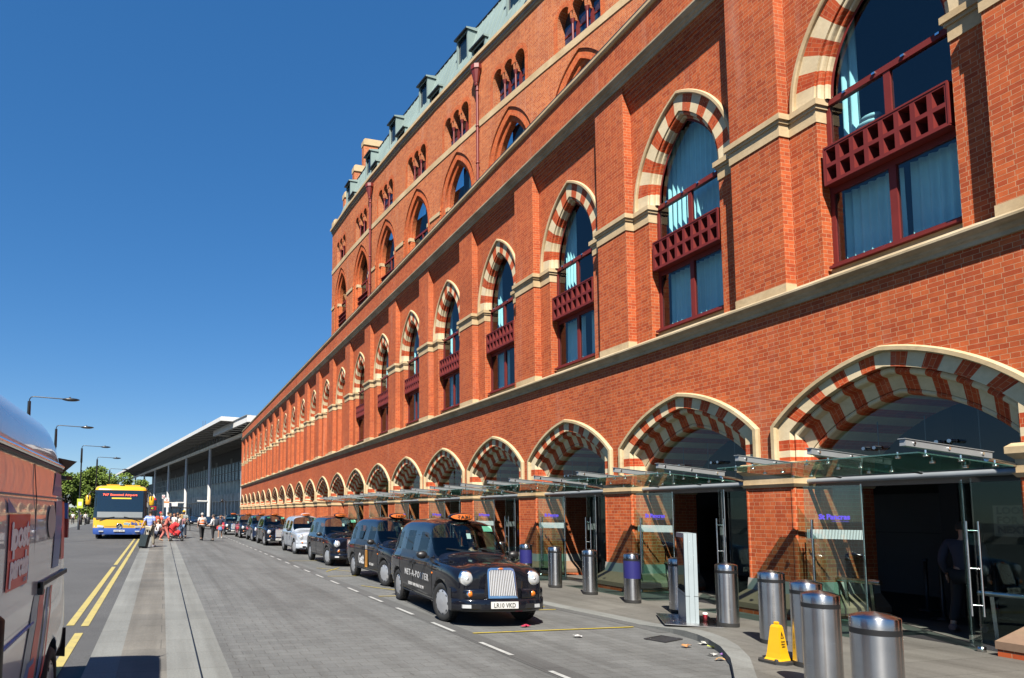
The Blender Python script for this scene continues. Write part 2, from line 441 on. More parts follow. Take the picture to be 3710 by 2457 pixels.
def ring(mb, P, prof, c, zc, ue, zb, nseg, bands, m_red, m_pale, sub=3):
    """moulded arch ring. prof: [(R, n, smooth, plainmat)]; nseg voussoirs each half; bands: jamb stripes [(z, pale?)] from the springing down"""
    for (Ra, na, sm, pm), (Rb, nb, _, _) in zip(prof, prof[1:]):
        A, B = arch_curve(c, zc, Ra, ue(Ra), 1), None
        for side in (1, -1):
            def pt(R, n, s):
                a0, a1 = acos(min(1, (ue(R) + c) / R)), acos(c / R); a = lerp(a0, a1, s)
                return P(side * (-c + R * cos(a)), n, zc + R * sin(a))
            L = (acos(c / Ra) - acos(min(1, (ue(Ra) + c) / Ra))) * Ra
            rad = abs(Ra - Rb) + abs(na - nb)
            for i in range(nseg):
                s0, s1 = i / (nseg - .5), min(1, (i + 1) / (nseg - .5))
                pale = (i % 2 == 0) if nseg % 2 else (i % 2 == 1)
                mat = pm or (m_pale if pale else m_red)
                q = sub if not pm else sub + 1
                for j in range(q):
                    t0, t1 = lerp(s0, s1, j / q), lerp(s0, s1, (j + 1) / q)
                    mb.face([pt(Ra, na, t0), pt(Ra, na, t1), pt(Rb, nb, t1), pt(Rb, nb, t0)], mat,
                            [(na + Ra, L * t0), (na + Ra, L * t1), (na + Ra + rad, L * t1), (na + Ra + rad, L * t0)], sm)
            ua, ub = ue(Ra), ue(Rb)
            za, zb_ = zc + sqrt(Ra * Ra - (ua + c) ** 2), zc + sqrt(Rb * Rb - (ub + c) ** 2)
            lev = [None] + list(bands)
            for j, (zl, pale) in enumerate(bands):
                top_a = za if j == 0 else bands[j - 1][0]; top_b = zb_ if j == 0 else bands[j - 1][0]
                top_a, top_b = max(top_a, zl), max(top_b, zl)
                mat = pm or (m_pale if pale else m_red)
                mb.face([P(side * ua, na, top_a), P(side * ua, na, zl), P(side * ub, nb, zl), P(side * ub, nb, top_b)], mat,
                        [(0 + na, top_a), (na, zl), (na + rad, zl), (na + rad, top_b)])
def roll(Rc, nc, r, a0, a1, k=5):
    return [(Rc + r * cos(radians(lerp(a0, a1, i / k))), nc - r * sin(radians(lerp(a0, a1, i / k))), True, None) for i in range(k + 1)]

# ground arches
GC, GZ = .45, 1.4
def g_ue(R): return interp(R, [(2.5, 1.50), (2.84, 1.585), (2.93, 1.65), (3.16, 1.87), (3.281, 2.0)])
HOOD = [(3.16, 0, 0, SH), (3.16, -.05, 0, SH), (3.18, -.09, 0, SH), (3.24, -.09, 1, SH), (3.262, -.05, 0, SH), (3.262, 0, 0, SH)]
RING = ([(3.16, .0, 0, None), (2.93, 0, 0, None), (2.93, .16, 0, None)] + roll(2.875, .15, .06, 0, 180, 6) +
        [(2.80, .24, 0, None), (2.60, .33, 0, None)] + roll(2.565, .38, .045, 30, 170, 4) + [(2.505, .46, 0, None), (2.505, 1.9, 0, None)])
def g_P(k):
    y = yc(k); return lambda u, n, z: (FX + n, y + u, z)
wall = MB()
for k in BAYS:
    P = g_P(k)
    out = arch_outline(GC, GZ, 3.17, 1.88, 2.9, 12)
    wall_open(wall, P, PITCH / 2, 2.9, 5.76, out, BR)
    mb = MB(); bands = [(3.30, True), (3.105, False), (2.985, True), (2.895, False)]
    ring(mb, P, RING, GC, GZ, g_ue, 2.9, 9, bands, BA, SP)
    ring(mb, P, HOOD, GC, GZ, g_ue, 2.9, 9, [(2.895, True)], ST, ST)
    sbuild(mb, 'entrance_arch')
# piers with impost, plinth
def pier_profile(mb, y, hw, x0, z0, z1, xb=12.9, mat=None, hw2=None, x02=None):
    """block round the pier; (hw, x0) at z0 -> (hw2, x02) at z1"""
    hw2 = hw if hw2 is None else hw2; x02 = x0 if x02 is None else x02; m = mat
    a = [(xb, y - hw, z0), (x0, y - hw, z0), (x0, y + hw, z0), (xb, y + hw, z0)]
    b = [(xb, y - hw2, z1), (x02, y - hw2, z1), (x02, y + hw2, z1), (xb, y + hw2, z1)]
    for i in range(3): mb.face([a[i], a[i + 1], b[i + 1], b[i]], m)
    mb.face(b, m); mb.face(list(reversed(a)), m)
for k in range(-2, 23):
    y = yc(k) - PITCH / 2
    mb = MB(); pier_profile(mb, y, .50, FX, -.1, 2.45, mat=BR)
    # slim angle shafts of brick at the corners
    for s in (-1, 1): mb.tube([(FX + .03, y + s * .47, .7), (FX + .03, y + s * .47, 2.45)], .045, BR, 8)
    p = sbuild(mb, 'pier')
    mb = MB()
    pier_profile(mb, y, .525, FX - .025, 2.44, 2.50, mat=ST, hw2=.56, x02=FX - .06)
    pier_profile(mb, y, .53, FX - .03, 2.50, 2.68, mat=ST)
    pier_profile(mb, y, .53, FX - .03, 2.68, 2.76, mat=ST, hw2=.60, x02=FX - .10)
    pier_profile(mb, y, .60, FX - .10, 2.76, 2.85, mat=ST)
    pier_profile(mb, y, .60, FX - .10, 2.85, 2.90, mat=ST, hw2=.55, x02=FX - .04)
    mb.build('impost', p)
    mb = MB()
    pier_profile(mb, y, .53, FX - .03, .50, .72, mat=MT['concrete'], hw2=.515, x02=FX - .015)
    pier_profile(mb, y, .70, FX - .36, .28, .50, mat=MT['sandstone'], hw2=.535, x02=FX - .035)
    pier_profile(mb, y, .70, FX - .36, .18, .28, mat=MT['sandstone'])
    pier_profile(mb, y, .685, FX - .345, -.1, .18, mat=BR)
    mb.build('plinth', p)

# first floor: pilasters, recessed bays with arched windows
UC, UZ = .97, 9.5
ZS, ZI0, ZI1, ZT = 6.04, 9.06, 9.47, 12.90
def u_ue(R): return R - UC
UHOOD = [(2.38, 0, 0, ST), (2.38, -.05, 0, ST), (2.40, -.07, 0, ST), (2.45, -.07, 1, ST), (2.465, -.04, 0, ST), (2.465, 0, 0, ST)]
URING = ([(2.38, 0, 0, None), (2.03, 0, 0, None), (2.03, .05, 0, None)] + roll(1.995, .07, .04, 0, 180, 5) + [(1.95, .13, 0, None)] +
         roll(1.93, .16, .03, 40, 180, 3) + [(1.90, .20, 0, None), (1.90, .27, 0, None)])
PW = .5425
def r_P(k):
    y = yc(k); return lambda u, n, z: (RX + n, y + u, z)
for k in BAYS:
    P = r_P(k); y = yc(k); hw = PITCH / 2 - PW
    out = arch_outline(UC, UZ, 2.39, 2.39 - UC, ZI1, 12)
    wall_open(wall, P, hw, ZI1 - .2, 12.95, [(-1.42, ZI1 - .2)] + out[1:-1] + [(1.42, ZI1 - .2)], BR)
    # wall below the impost, opening half width 1.04
    for s in (-1, 1):
        wall.face([P(s * hw, 0, 6.0), P(s * 1.04, 0, 6.0), P(s * 1.04, 0, ZI1 - .1), P(s * hw, 0, ZI1 - .1)], BR)
        wall.face([P(s * 1.04, 0, 6.0), P(s * 1.04, .27, 6.0), P(s * 1.04, .27, ZI1), P(s * 1.04, 0, ZI1)], BR)
    # sloping corbelled head of the recess
    wall.face([(FX, y - hw, 12.86), (FX, y + hw, 12.86), (RX, y + hw, 12.20), (RX, y - hw, 12.20)], BR)
    for j in range(1, 6):
        zz = lerp(12.86, 12.20, j / 6); xx = lerp(FX, RX, j / 6)
        wall.box(xx - .022, xx + .03, y - hw, y + hw, zz, zz + .05, BR)
    mb = MB()
    ring(mb, P, URING, UC, UZ, u_ue, ZI1, 9, [(ZI1, True)], BA, SP)
    ring(mb, P, UHOOD, UC, UZ, u_ue, ZI1, 9, [(ZI1, True)], ST, ST)
    sbuild(mb, 'window_arch')
    # impost band: recess part and jamb returns
    for s in (-1, 1):
        mb = MB(); a, b = sorted((y + s * (hw + .02), y + s * 1.03))
        mb.box(RX - .02, RX + .26, a, b, ZI0, 9.30, ST)
        mb.box(RX - .05, RX + .26, a - (.03 if s > 0 else 0), b + (.03 if s < 0 else 0), 9.30, 9.36, ST)
        mb.box(RX - .085, RX + .26, a - (.06 if s > 0 else 0), b + (.06 if s < 0 else 0), 9.36, ZI1, ST)
        sbuild(mb, 'impost_band')
for k in range(-2, 23):
    y = yc(k) - PITCH / 2
    mb = MB(); mb.box(FX, RX + .06, y - PW, y + PW, 6.0, 12.93, BR, 'b')
    p = sbuild(mb, 'pilaster')
    mb = MB()
    mb.box(FX - .02, RX + .05, y - PW - .02, y + PW + .02, ZI0, 9.30, ST)
    mb.box(FX - .05, RX + .05, y - PW - .05, y + PW + .05, 9.30, 9.36, ST)
    mb.box(FX - .085, RX + .05, y - PW - .085, y + PW + .085, 9.36, ZI1, ST)
    mb.build('capital_band', p)
    mb = MB(); mb.box(FX - .012, RX + .055, y - PW - .012, y + PW + .012, 6.02, 6.21, ST); mb.build('base_block', p)
# upper band and the wall ends
wall.face([(FX, YA, 12.9), (FX, YB, 12.9), (FX, YB, 14.3), (FX, YA, 14.3)], BR)
wall.face([(FX + .35, YA, 12.9), (FX + .35, YB, 12.9), (FX + .35, YB, 14.3), (FX + .35, YA, 14.3)], BR)
for yy, in ((YA,), (YB,)):
    wall.face([(FX, yy, 2.9), (FX + 12, yy, 2.9), (FX + 12, yy, 14.3), (FX, yy, 14.3)], BR)
wall.face([(FX, YB, -.1), (FX + 12, YB, -.1), (FX + 12, YB, 2.9), (FX, YB, 2.9)], BR)
sbuild(wall, 'brick_wall')
mb = MB()
mb.prof_y([(FX + .02, 5.74), (FX - .05, 5.74), (FX - .055, 5.80), (FX - .085, 5.83), (FX - .11, 5.87), (FX - .17, 5.915), (FX - .19, 5.93), (FX - .19, 5.965), (FX - .165, 5.98), (FX - .06, 6.035), (FX + .0, 6.05), (RX, 6.16), (GX, 6.20)], YA, YB, SD)
sbuild(mb, 'string_course')
for k in BAYS:
    mb = MB(); mb.box(GX - .09, GX + .05, yc(k) - 1.06, yc(k) + 1.06, 6.14, 6.32, ST); sbuild(mb, 'sill')
mb = MB()
mb.prof_y([(FX + .02, 12.86), (FX - .04, 12.86), (FX - .05, 12.92), (FX - .09, 12.96), (FX - .10, 13.0), (FX - .16, 13.06), (FX - .18, 13.10), (FX - .18, 13.14), (FX - .03, 13.22), (FX + .02, 13.24)], YA, YB, SD)
sbuild(mb, 'cornice')
mb = MB()
mb.prof_y([(FX + .02, 14.20), (FX - .05, 14.20), (FX - .09, 14.26), (FX - .09, 14.33), (FX + .1, 14.41), (FX + .40, 14.41), (FX + .40, 14.20)], YA, YB, ST)
mb.prof_y([(FX - .03, 14.36), (FX - .03, 14.44), (FX + .42, 14.47), (FX + .42, 14.36)], YA, YB, MT['dark_steel'])
sbuild(mb, 'coping')
mb = MB(); mb.face([(FX + .35, YA, 13.7), (FX + 12, YA, 13.7), (FX + 12, YB, 13.7), (FX + .35, YB, 13.7)], MT['concrete'])
sbuild(mb, 'flat_roof')
# interior: entrance hall behind the first arches, brick passage behind the rest
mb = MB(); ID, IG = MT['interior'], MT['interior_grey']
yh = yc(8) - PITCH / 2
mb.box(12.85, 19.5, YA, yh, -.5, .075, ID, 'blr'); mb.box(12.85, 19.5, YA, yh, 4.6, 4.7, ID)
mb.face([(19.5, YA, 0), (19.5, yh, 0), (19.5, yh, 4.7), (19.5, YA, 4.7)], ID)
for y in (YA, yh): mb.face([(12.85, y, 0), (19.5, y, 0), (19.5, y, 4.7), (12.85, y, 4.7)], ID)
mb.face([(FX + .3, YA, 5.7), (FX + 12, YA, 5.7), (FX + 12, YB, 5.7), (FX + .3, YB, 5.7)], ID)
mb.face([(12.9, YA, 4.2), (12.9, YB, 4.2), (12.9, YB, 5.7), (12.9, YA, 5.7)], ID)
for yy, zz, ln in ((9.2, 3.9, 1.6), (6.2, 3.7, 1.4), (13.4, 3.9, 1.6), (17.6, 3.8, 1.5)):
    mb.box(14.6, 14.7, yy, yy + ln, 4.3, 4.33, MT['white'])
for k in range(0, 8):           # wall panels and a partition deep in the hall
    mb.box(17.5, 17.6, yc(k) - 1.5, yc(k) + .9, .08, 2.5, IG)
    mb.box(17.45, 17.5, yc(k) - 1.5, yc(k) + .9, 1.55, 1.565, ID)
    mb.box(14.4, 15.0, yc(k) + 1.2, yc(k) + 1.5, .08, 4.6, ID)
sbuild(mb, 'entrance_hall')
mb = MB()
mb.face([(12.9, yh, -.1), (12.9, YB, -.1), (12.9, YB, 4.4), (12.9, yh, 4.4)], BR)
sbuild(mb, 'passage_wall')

# ---- windows of the first floor (bays 0..7 glazed, the rest blind brick)
GL, MR = MT['glass'], MT['maroon']
def window_parts(k):
    y = yc(k); X = GX - .03
    f = MB()
    for s in (-1, 1): f.box(X, X + .08, y + s * 1.0 - .035, y + s * 1.0 + .035, 6.33, 9.5, MR)
    f.box(X - .03, X + .08, y - 1.06, y + 1.06, 6.33, 6.42, MR); f.box(X - .16, X - .03, y - 1.0, y + 1.0, 6.30, 6.345, MR)
    f.box(X - .005, X + .075, y - .055, y + .055, 6.42, 7.82, MR); f.box(X - .005, X + .075, y - .05, y + .05, 8.48, 9.36, MR)
    f.box(X - .02, X + .09, y - 1.0, y + 1.0, 9.36, 9.465, MR); f.box(X - .002, X + .07, y - .97, y + .97, 7.70, 7.84, MR)
    a = arch_curve(UC, UZ, 1.90, .93, 14); b = arch_curve(UC, UZ, 1.85, .88, 14)
    for s in (-1, 1):
        for i in range(14):
            f.face([(X, y + s * a[i][0], a[i][1]), (X, y + s * a[i + 1][0], a[i + 1][1]), (X, y + s * b[i + 1][0], b[i + 1][1]), (X, y + s * b[i][0], b[i][1])], MR)
    for u in (-.8, -.3, .15, .65):   # small steel clips on the bars
        f.box(X - .045, X - .02, y + u, y + u + .055, 9.42, 9.455, MT['chrome']); f.box(X - .05, X - .03, y + u, y + u + .055, 6.36, 6.39, MT['chrome'])
    w = sbuild(f, 'arched_window')
    p = MB()
    for u0, u1 in ((-.965, -.06), (.06, .965)): p.face([(X + .03, y + u0, 6.42), (X + .03, y + u1, 6.42), (X + .03, y + u1, 7.72), (X + .03, y + u0, 7.72)], GL)
    p.build('pane', w); p = MB()
    for u0, u1, z0, z1 in ((-.965, -.05, 8.45, 9.37), (.05, .965, 8.45, 9.37)):
        p.face([(X + .03, y + u0, z0), (X + .03, y + u1, z0), (X + .03, y + u1, z1), (X + .03, y + u0, z1)], GL)
    h = arch_curve(UC, UZ, 1.89, .92, 12)
    poly = [(u, z) for u, z in h] + [(-u, z) for u, z in reversed(h[:-1])]
    p.face([(X + .03, y + u, z) for u, z in poly + [(-.92, 9.46), (.92, 9.46)]], GL)
    p.build('pane', w)
    # coffered spandrel panel: two rows of eight deep openings
    g = MB(); x0, x1 = 11.26, 11.46; n = 8; cw = 1.90 / n; zl = [7.83, 8.155, 8.48]; t = .035
    def hole(ya, yb, za, zb):
        o = [(x0, ya, za), (x0, yb, za), (x0, yb, zb), (x0, ya, zb)]
        i = [(x0, ya + t, za + t), (x0, yb - t, za + t), (x0, yb - t, zb - t), (x0, ya + t, zb - t)]
        d = [(x1, ya + t + .03, za + t + .05), (x1, yb - t - .03, za + t + .05), (x1, yb - t - .03, zb - t - .02), (x1, ya + t + .03, zb - t - .02)]
        for q in range(4):
            r = (q + 1) % 4
            g.face([o[q], o[r], i[r], i[q]], MR); g.face([i[q], i[r], d[r], d[q]], MR)
        g.face(d, MT['interior'])
    for r in range(2):
        for q in range(n): hole(y - .95 + q * cw, y - .95 + (q + 1) * cw, zl[r], zl[r + 1])
    for za, zb in ((7.80, 7.83), (8.48, 8.51)): g.box(x0 - .01, x1, y - .96, y + .96, za, zb, MR)
    for s in (-1, 1): g.box(x0 - .01, x1, y + s * .955 - .012, y + s * .955 + .012, 7.83, 8.48, MR)
    g.build('spandrel_panel', w)
    # curtains and the room
    c = MB()
    rnd = random.Random(k + 3)
    opening = {0: (.06, .7), 1: (.0, .0), 2: (.15, .5), 3: (.3, .75), 4: (.5, .85), 5: (.55, .9), 6: (.6, .9), 7: (.6, .9)}[k]
    def drape(u0, u1, z0, z1, x):
        n_ = max(6, int(abs(u1 - u0) * 42)); rows = []
        for zz in (z0, lerp(z0, z1, .35), lerp(z0, z1, .7), z1):
            rows.append([(x + .045 * sin(i * 1.05 + rnd.random() * .3) * (1.15 - .4 * (zz - z0) / (z1 - z0)), y + lerp(u0, u1, i / n_) , zz) for i in range(n_ + 1)])
        c.grid(rows, MT['curtain'], True)
    for z0, z1, op in ((6.35, 7.78, opening[0]), (8.5, 11.2, opening[1])):
        drape(-1.02, -op * 1.0, z0, z1, 11.82); drape(op * 1.0, 1.02, z0, z1, 11.82)
    if k == 0:       # folded bedding on the sill
        for j in range(4): c.ball((11.72, y + .60 - .05 * j, 8.58 + .09 * j), (.14, .26 - .03 * j, .07), MT['white'], 12, 6)
    c.build('curtain', w)
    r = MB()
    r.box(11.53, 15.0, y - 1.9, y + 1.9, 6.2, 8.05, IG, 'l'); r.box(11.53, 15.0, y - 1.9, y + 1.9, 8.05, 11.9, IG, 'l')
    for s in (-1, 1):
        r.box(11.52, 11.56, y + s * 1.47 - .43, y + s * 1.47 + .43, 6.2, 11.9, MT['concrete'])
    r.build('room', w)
for k in range(0, 8): window_parts(k)
for k in list(range(-2, 0)) + list(range(8, 22)):
    y = yc(k); mb = MB()
    mb.face([(GX, y - 1.1, 6.1), (GX, y + 1.1, 6.1), (GX, y + 1.1, 11.4), (GX, y - 1.1, 11.4)], BR)
    sbuild(mb, 'blind_infill')

# ---- glazed entrances, bays 0..7 : screens, open doors, canopy
DG, SS = MT['door_glass'], MT['steel']; MT['canopy_steel'] = plain('canopy_steel', (.34, .36, .38), .45, .3)
stripe_m = plain('frosted_band', (.55, .72, .72), .5); blue_m = plain('blue_lettering', (.10, .07, .62), .4, emit=None)
def entrance(k, detail):
    y = yc(k); X = 11.5
    g = MB()
    h = arch_curve(GC, GZ, 2.50, 1.49, 12)
    poly = [(u, z) for u, z in h] + [(-u, z) for u, z in reversed(h[:-1])]
    g.face([(X, y + u, z) for u, z in poly + [(-1.49, 2.62), (1.49, 2.62)]], DG)      # tympanum
    for s in (-1, 1): g.face([(X - .05, y + s * .74, .09), (X - .05, y + s * 1.49, .09), (X - .05, y + s * 1.49, 2.5), (X - .05, y + s * .74, 2.5)], DG)
    e = sbuild(g, 'entrance_screen')
    f = MB()
    f.box(X - .06, X + .1, y - 1.55, y + 1.55, 2.42, 2.62, MT['black'])
    f.tube([(11.32, y - 1.6, 2.54), (11.32, y + 1.6, 2.54)], .05, MT['grey'], 10)
    for s in (-1, 1): f.tube([(X - .12, y + s * .72, .12), (X - .12, y + s * .72, 2.46)], .018, SS, 8); f.tube([(X - .12, y + s * .72, .1), (X - .12, y + s * .72, .2)], .03, SS, 8)
    for s in (-1, 1):
        for u in (.45, .62): f.tube([(X - .16, y + s * u, 3.05), (X - .02, y + s * u, 3.05)], .03, SS, 8)
    for u in (-.9, -.2, .5): f.tube([(X + .02, y + u, 2.62), (X + .02, y + u, 3.5)], .008, MT['dark_steel'], 5)
    f.box(X - .5, X + .1, y - 1.45, y + 1.45, .082, .087, MT['dark_steel'])
    f.build('frame', e)
    # two leaves swung outwards
    for s, dx, dy in ((1, -.40, .60), (-1, -.60, -.50)):
        hx, hy = X - .14, y + s * .70
        d = Vector((dx, dy, 0)).normalized(); L = .80
        nrm = Vector((-d.y, d.x, 0))
        lf = MB()
        a, b = Vector((hx, hy, .10)), Vector((hx, hy, .10)) + d * L
        lf.obox(((a.x + b.x) / 2, (a.y + b.y) / 2, 1.27), d * (L / 2), nrm * .006, (0, 0, 1.17), DG)
        door = sbuild(lf, 'glass_door')
        p0 = a + d * (L - .10)
        hd = MB()
        for q in (-1, 1):
            hd.tube([tuple(p0 + nrm * .06 * q + Vector((0, 0, .45))), tuple(p0 + nrm * .06 * q + Vector((0, 0, 1.75)))], .015, SS, 8)
        for zz in (.6, 1.1, 1.62): hd.tube([tuple(p0 - nrm * .06 + Vector((0, 0, zz))), tuple(p0 + nrm * .06 + Vector((0, 0, zz)))], .009, SS, 6)
        hd.build('door_handle', door)
        if detail:
            bd = MB(); nb = 38
            for i in range(nb):
                t0 = .02 + i * (L - .04) / nb
                q0, q1 = a + d * t0, a + d * (t0 + (L - .04) / nb * .55)
                for sg in (-1,):
                    o_ = nrm * (.008 * (1 if s < 0 else 1))
                    bd.face([(q0.x + o_.x, q0.y + o_.y, 1.52), (q1.x + o_.x, q1.y + o_.y, 1.52), (q1.x + o_.x, q1.y + o_.y, 1.68), (q0.x + o_.x, q0.y + o_.y, 1.68)], stripe_m)
            bd.build('frosted_band', door)
            if s > 0:
                tm = text_mb('St Pancras', .12, blue_m, .001, 1., .95, .006)
                w_ = max(v[0] for v in tm.v); tm.v = [(q[0] * .43 / w_, q[1], q[2]) for q in tm.v]
                lt = MB(); lt.add(tm, frame_mtx((b - d * .20 + nrm * .012 + Vector((0, 0, 1.76))), -d, (0, 0, 1)))
                t2 = text_mb('INTERNATIONAL', .026, blue_m, .001, 1., 1.2)
                lt.add(t2, frame_mtx((b - d * .38 + nrm * .012 + Vector((0, 0, 1.715))), -d, (0, 0, 1)))
                lt.build('lettering', door)
            ft = MB(); ft.lathe([(.0, .0), (.05, .0), (.05, .07), (.0, .07)], (b.x - d.x * .05, b.y - d.y * .05, .085), SS, 10); ft.build('pivot', door)
    # canopy
    c = MB(); ya, yb = y - 1.80, y + 1.20; x0, x1, za, zb = 8.90, 10.55, 2.685, 2.565
    xm, zm = (x0 + x1) / 2, (za + zb) / 2
    for q0, q1 in ((ya, y - .36), (y - .35, yb)):
        c.obox((xm, (q0 + q1) / 2, zm), ((x1 - x0) / 2, 0, (zb - za) / 2), (0, (q1 - q0) / 2, 0), (0, 0, .008), MT['canopy_glass'])
    cn = sbuild(c, 'glass_canopy')
    for u in (-1.58, -.35, .88):
        bm_ = MB(); CG = MT['canopy_steel']
        bm_.obox((xm + .02, y + u, zm + .150), (.76, 0, -.058), (0, .035, 0), (.004, 0, .042), CG)
        bm_.obox((xm + .02, y + u, zm + .196), (.78, 0, -.059), (0, .045, 0), (.001, 0, .004), CG)
        bm_.tube([(x1 - .1, y + u, zb + .10), (11.15, y + u, zb + .02)], .03, SS, 8)
        for t in (-.6, .0, .6):
            for q in (-.16, .16):
                bm_.tube([(xm + t, y + u + q, zm - t * .073 - .01), (xm + t, y + u + q, zm - t * .073 + .06)], .012, MT['chrome'], 6)
                bm_.lathe([(.0, 0), (.032, 0), (.032, .014), (0, .014)], (xm + t, y + u + q, zm - t * .073 - .022), MT['chrome'], 8)
            bm_.tube([(xm + t, y + u - .05, zm + .155 - t * .075), (xm + t, y + u + .05, zm + .155 - t * .075)], .02, MT['chrome'], 6)
        bm_.build('beam', cn)
MT['canopy_glass'] = glass_mat('canopy_glass', (.66, .82, .77), .07, body=.2, bodycol=(.12, .28, .24))
for k in range(0, 8): entrance(k, k < 6)

# ---------------------------------------------------------------- the taller curved hotel block behind
BH, BO = MT['brick_hotel'], MT['brick_orange']
HC = [44.28, 40.24, 36.22, 32.29, 28.36, 24.42, 20.50, 16.58, 12.70, 8.9]
HE = [46.75] + [(a + b) / 2 for a, b in zip(HC, HC[1:])] + [6.9]
def hx(y): return .00347 * y * y - .3506 * y + 20.568
hotel = thing('hotel_building', 'taller curved red brick block with mansard roof and dormers rising behind the arcade', 'building', (13, 25, 13.7))
def hbuild(mb, name, parent=None):
    o = mb.build(name, parent or hotel)
    if parent is None: o.location = (-13, -25, -13.7)
    return o
def h_P(i):
    a, b = Vector((hx(HE[i]), HE[i])), Vector((hx(HE[i + 1]), HE[i + 1]))     # far -> near
    mid = (a + b) / 2; t = (a - b).normalized(); n = Vector((t.y, -t.x))      # u grows with +y, n points inwards (+x)
    if n.x < 0: n = -n
    hw = (a - b).length / 2
    return (lambda u, d, z: (mid.x + t.x * u + n.x * d, mid.y + t.y * u + n.y * d, z)), hw
HZ0, HZI, HZS, HZT = 13.7, 17.35, 20.3, 23.3
AC, AZ = 1.17, 17.45
def a_ue(R): return R - AC
ARING = [(2.67, -.012, 0, None), (2.66, .05, 0, MT['maroon_bright']), (2.64, .05, 0, None), (2.33, .05, 0, None), (2.33, .17, 0, None), (2.17, .17, 0, None), (2.12, .2, 0, None), (2.12, .46, 0, None)]
hwall = MB()
def tri_outline():
    """three round heads side by side with short corbels between"""
    pts = [(-1.06, 20.36), (-1.06, 21.45)]
    for c in (-.72, 0, .72):
        r = .32
        if c > -.7: pts.append((c - .34 - .04, 21.33)); pts.append((c - .34, 21.33)); pts.append((c - r, 21.5))
        for j in range(9):
            a = pi - pi * j / 8; pts.append((c + r * cos(a), 21.62 + r * 1.25 * sin(a)))
        if c < .7: pts.append((c + r, 21.5)); pts.append((c + .34, 21.33))
    pts += [(1.06, 21.45), (1.06, 20.36)]
    out = [pts[0]]
    for p in pts[1:]:
        if p[0] >= out[-1][0] - 1e-6: out.append(p)
    return out
for i in range(len(HC)):
    P, hw = h_P(i)
    wall_open(hwall, P, hw, HZ0, 20.0, arch_outline(AC, AZ, 2.66, 1.49, HZ0, 12), BH)
    wall_open(hwall, P, hw, 20.0, HZT, tri_outline(), BH, .42, BH)
    mb = MB(); ring(mb, P, ARING, AC, AZ, a_ue, 17.35, 9, [(HZ0, False)], BO, BO)
    a_ = hbuild(mb, 'window_arch')
    # bright brick rings over the three lights
    mb = MB()
    for c in (-.72, 0, .72):
        for j in range(12):
            a0, a1 = pi * j / 12, pi * (j + 1) / 12
            q = [(c + r * cos(a), 21.62 + r * 1.25 * sin(a)) for a in (a0, a1) for r in (.32, .50)]
            if abs(c) < .1 or True:
                mb.face([P(q[0][0], -.008 - .002 * (c > .1) - .004 * (c < -.1), q[0][1]), P(q[1][0], -.008 - .002 * (c > .1) - .004 * (c < -.1), q[1][1]), P(q[3][0], -.008 - .002 * (c > .1) - .004 * (c < -.1), q[3][1]), P(q[2][0], -.008 - .002 * (c > .1) - .004 * (c < -.1), q[2][1])], BO,
                        [(.3, a0 * .4), (.5, a0 * .4), (.5, a1 * .4), (.3, a1 * .4)])
    for s in (-1, 1):
        u0, u1 = sorted((s * 1.06, s * 1.26))
        mb.face([P(u0, -.006, 20.36), P(u1, -.006, 20.36), P(u1, -.006, 21.6), P(u0, -.006, 21.6)], BO, [(0, 0), (.2, 0), (.2, 1.2), (0, 1.2)])
    hbuild(mb, 'brick_heads')
    # triple window: shafts, frames, glass
    mb = MB()
    for u in (-.36, .36):
        mb.tube([P(u, .10, 20.36), P(u, .10, 21.2)], .045, MT['maroon_bright'], 8)
        mb.tube([P(u, .10, 21.15), P(u, .10, 21.33)], [.05, .10], MT['maroon_bright'], 8)
        mb.obox(P(u, .40, 20.85), Vector(P(.07, 0, 0)) - Vector(P(0, 0, 0)), Vector(P(0, .05, 0)) - Vector(P(0, 0, 0)), (0, 0, .5), MT['maroon'])
    for z in (20.4, 21.1): mb.bar(P(-1.05, .42, z), P(1.05, .42, z), .06, .07, MT['maroon'])
    w = hbuild(mb, 'triple_window')
    g = MB(); o_ = tri_outline(); g.face([P(u, .41, z) for u, z in o_], MT['dark_glass']); g.build('pane', w, (-0, 0, 0))
    # arched window below: bars and glass
    mb = MB()
    mb.bar(P(-.95, .42, 17.4), P(.95, .42, 17.4), .08, .1, MT['maroon']); mb.bar(P(0, .42, 16.4), P(0, .42, 17.4), .07, .07, MT['maroon'])
    for zz in (15.85, 16.15, 16.45): mb.bar(P(-.95, .28, zz), P(.95, .28, zz), .3, .045, MT['maroon'])
    for q in range(9): mb.bar(P(-.95 + q * .2375, .28, 15.85), P(-.95 + q * .2375, .28, 16.45), .3, .035, MT['maroon'])
    w = hbuild(mb, 'arched_window')
    g = MB(); o_ = arch_outline(AC, AZ, 2.11, .94, 14.2, 10); g.face([P(u, .44, z) for u, z in o_], MT['glass']); g.build('pane', w)
    g = MB(); g.face([P(-.95, .62, 14.2), P(-.2, .62, 14.2), P(-.2, .62, 19.1), P(-.95, .62, 19.1)], MT['curtain']); g.face([P(-1.4, 1.4, 14), P(1.4, 1.4, 14), P(1.4, 1.4, 20), P(-1.4, 1.4, 20)], IG); g.build('curtain', w)
    # bands
    mb = MB()
    def band(u0, u1, d0, z0, z1, mat): mb.face([P(u0, d0, z0), P(u1, d0, z0), P(u1, d0, z1), P(u0, d0, z1)], mat); mb.face([P(u0, d0, z1), P(u1, d0, z1), P(u1, .1, z1 + .02), P(u0, .1, z1 + .02)], mat); mb.face([P(u0, d0, z0), P(u1, d0, z0), P(u1, .05, z0), P(u0, .05, z0)], mat)
    band(-hw, hw, -.035, 20.06, 20.36, ST)
    hbuild(mb, 'sill_band')
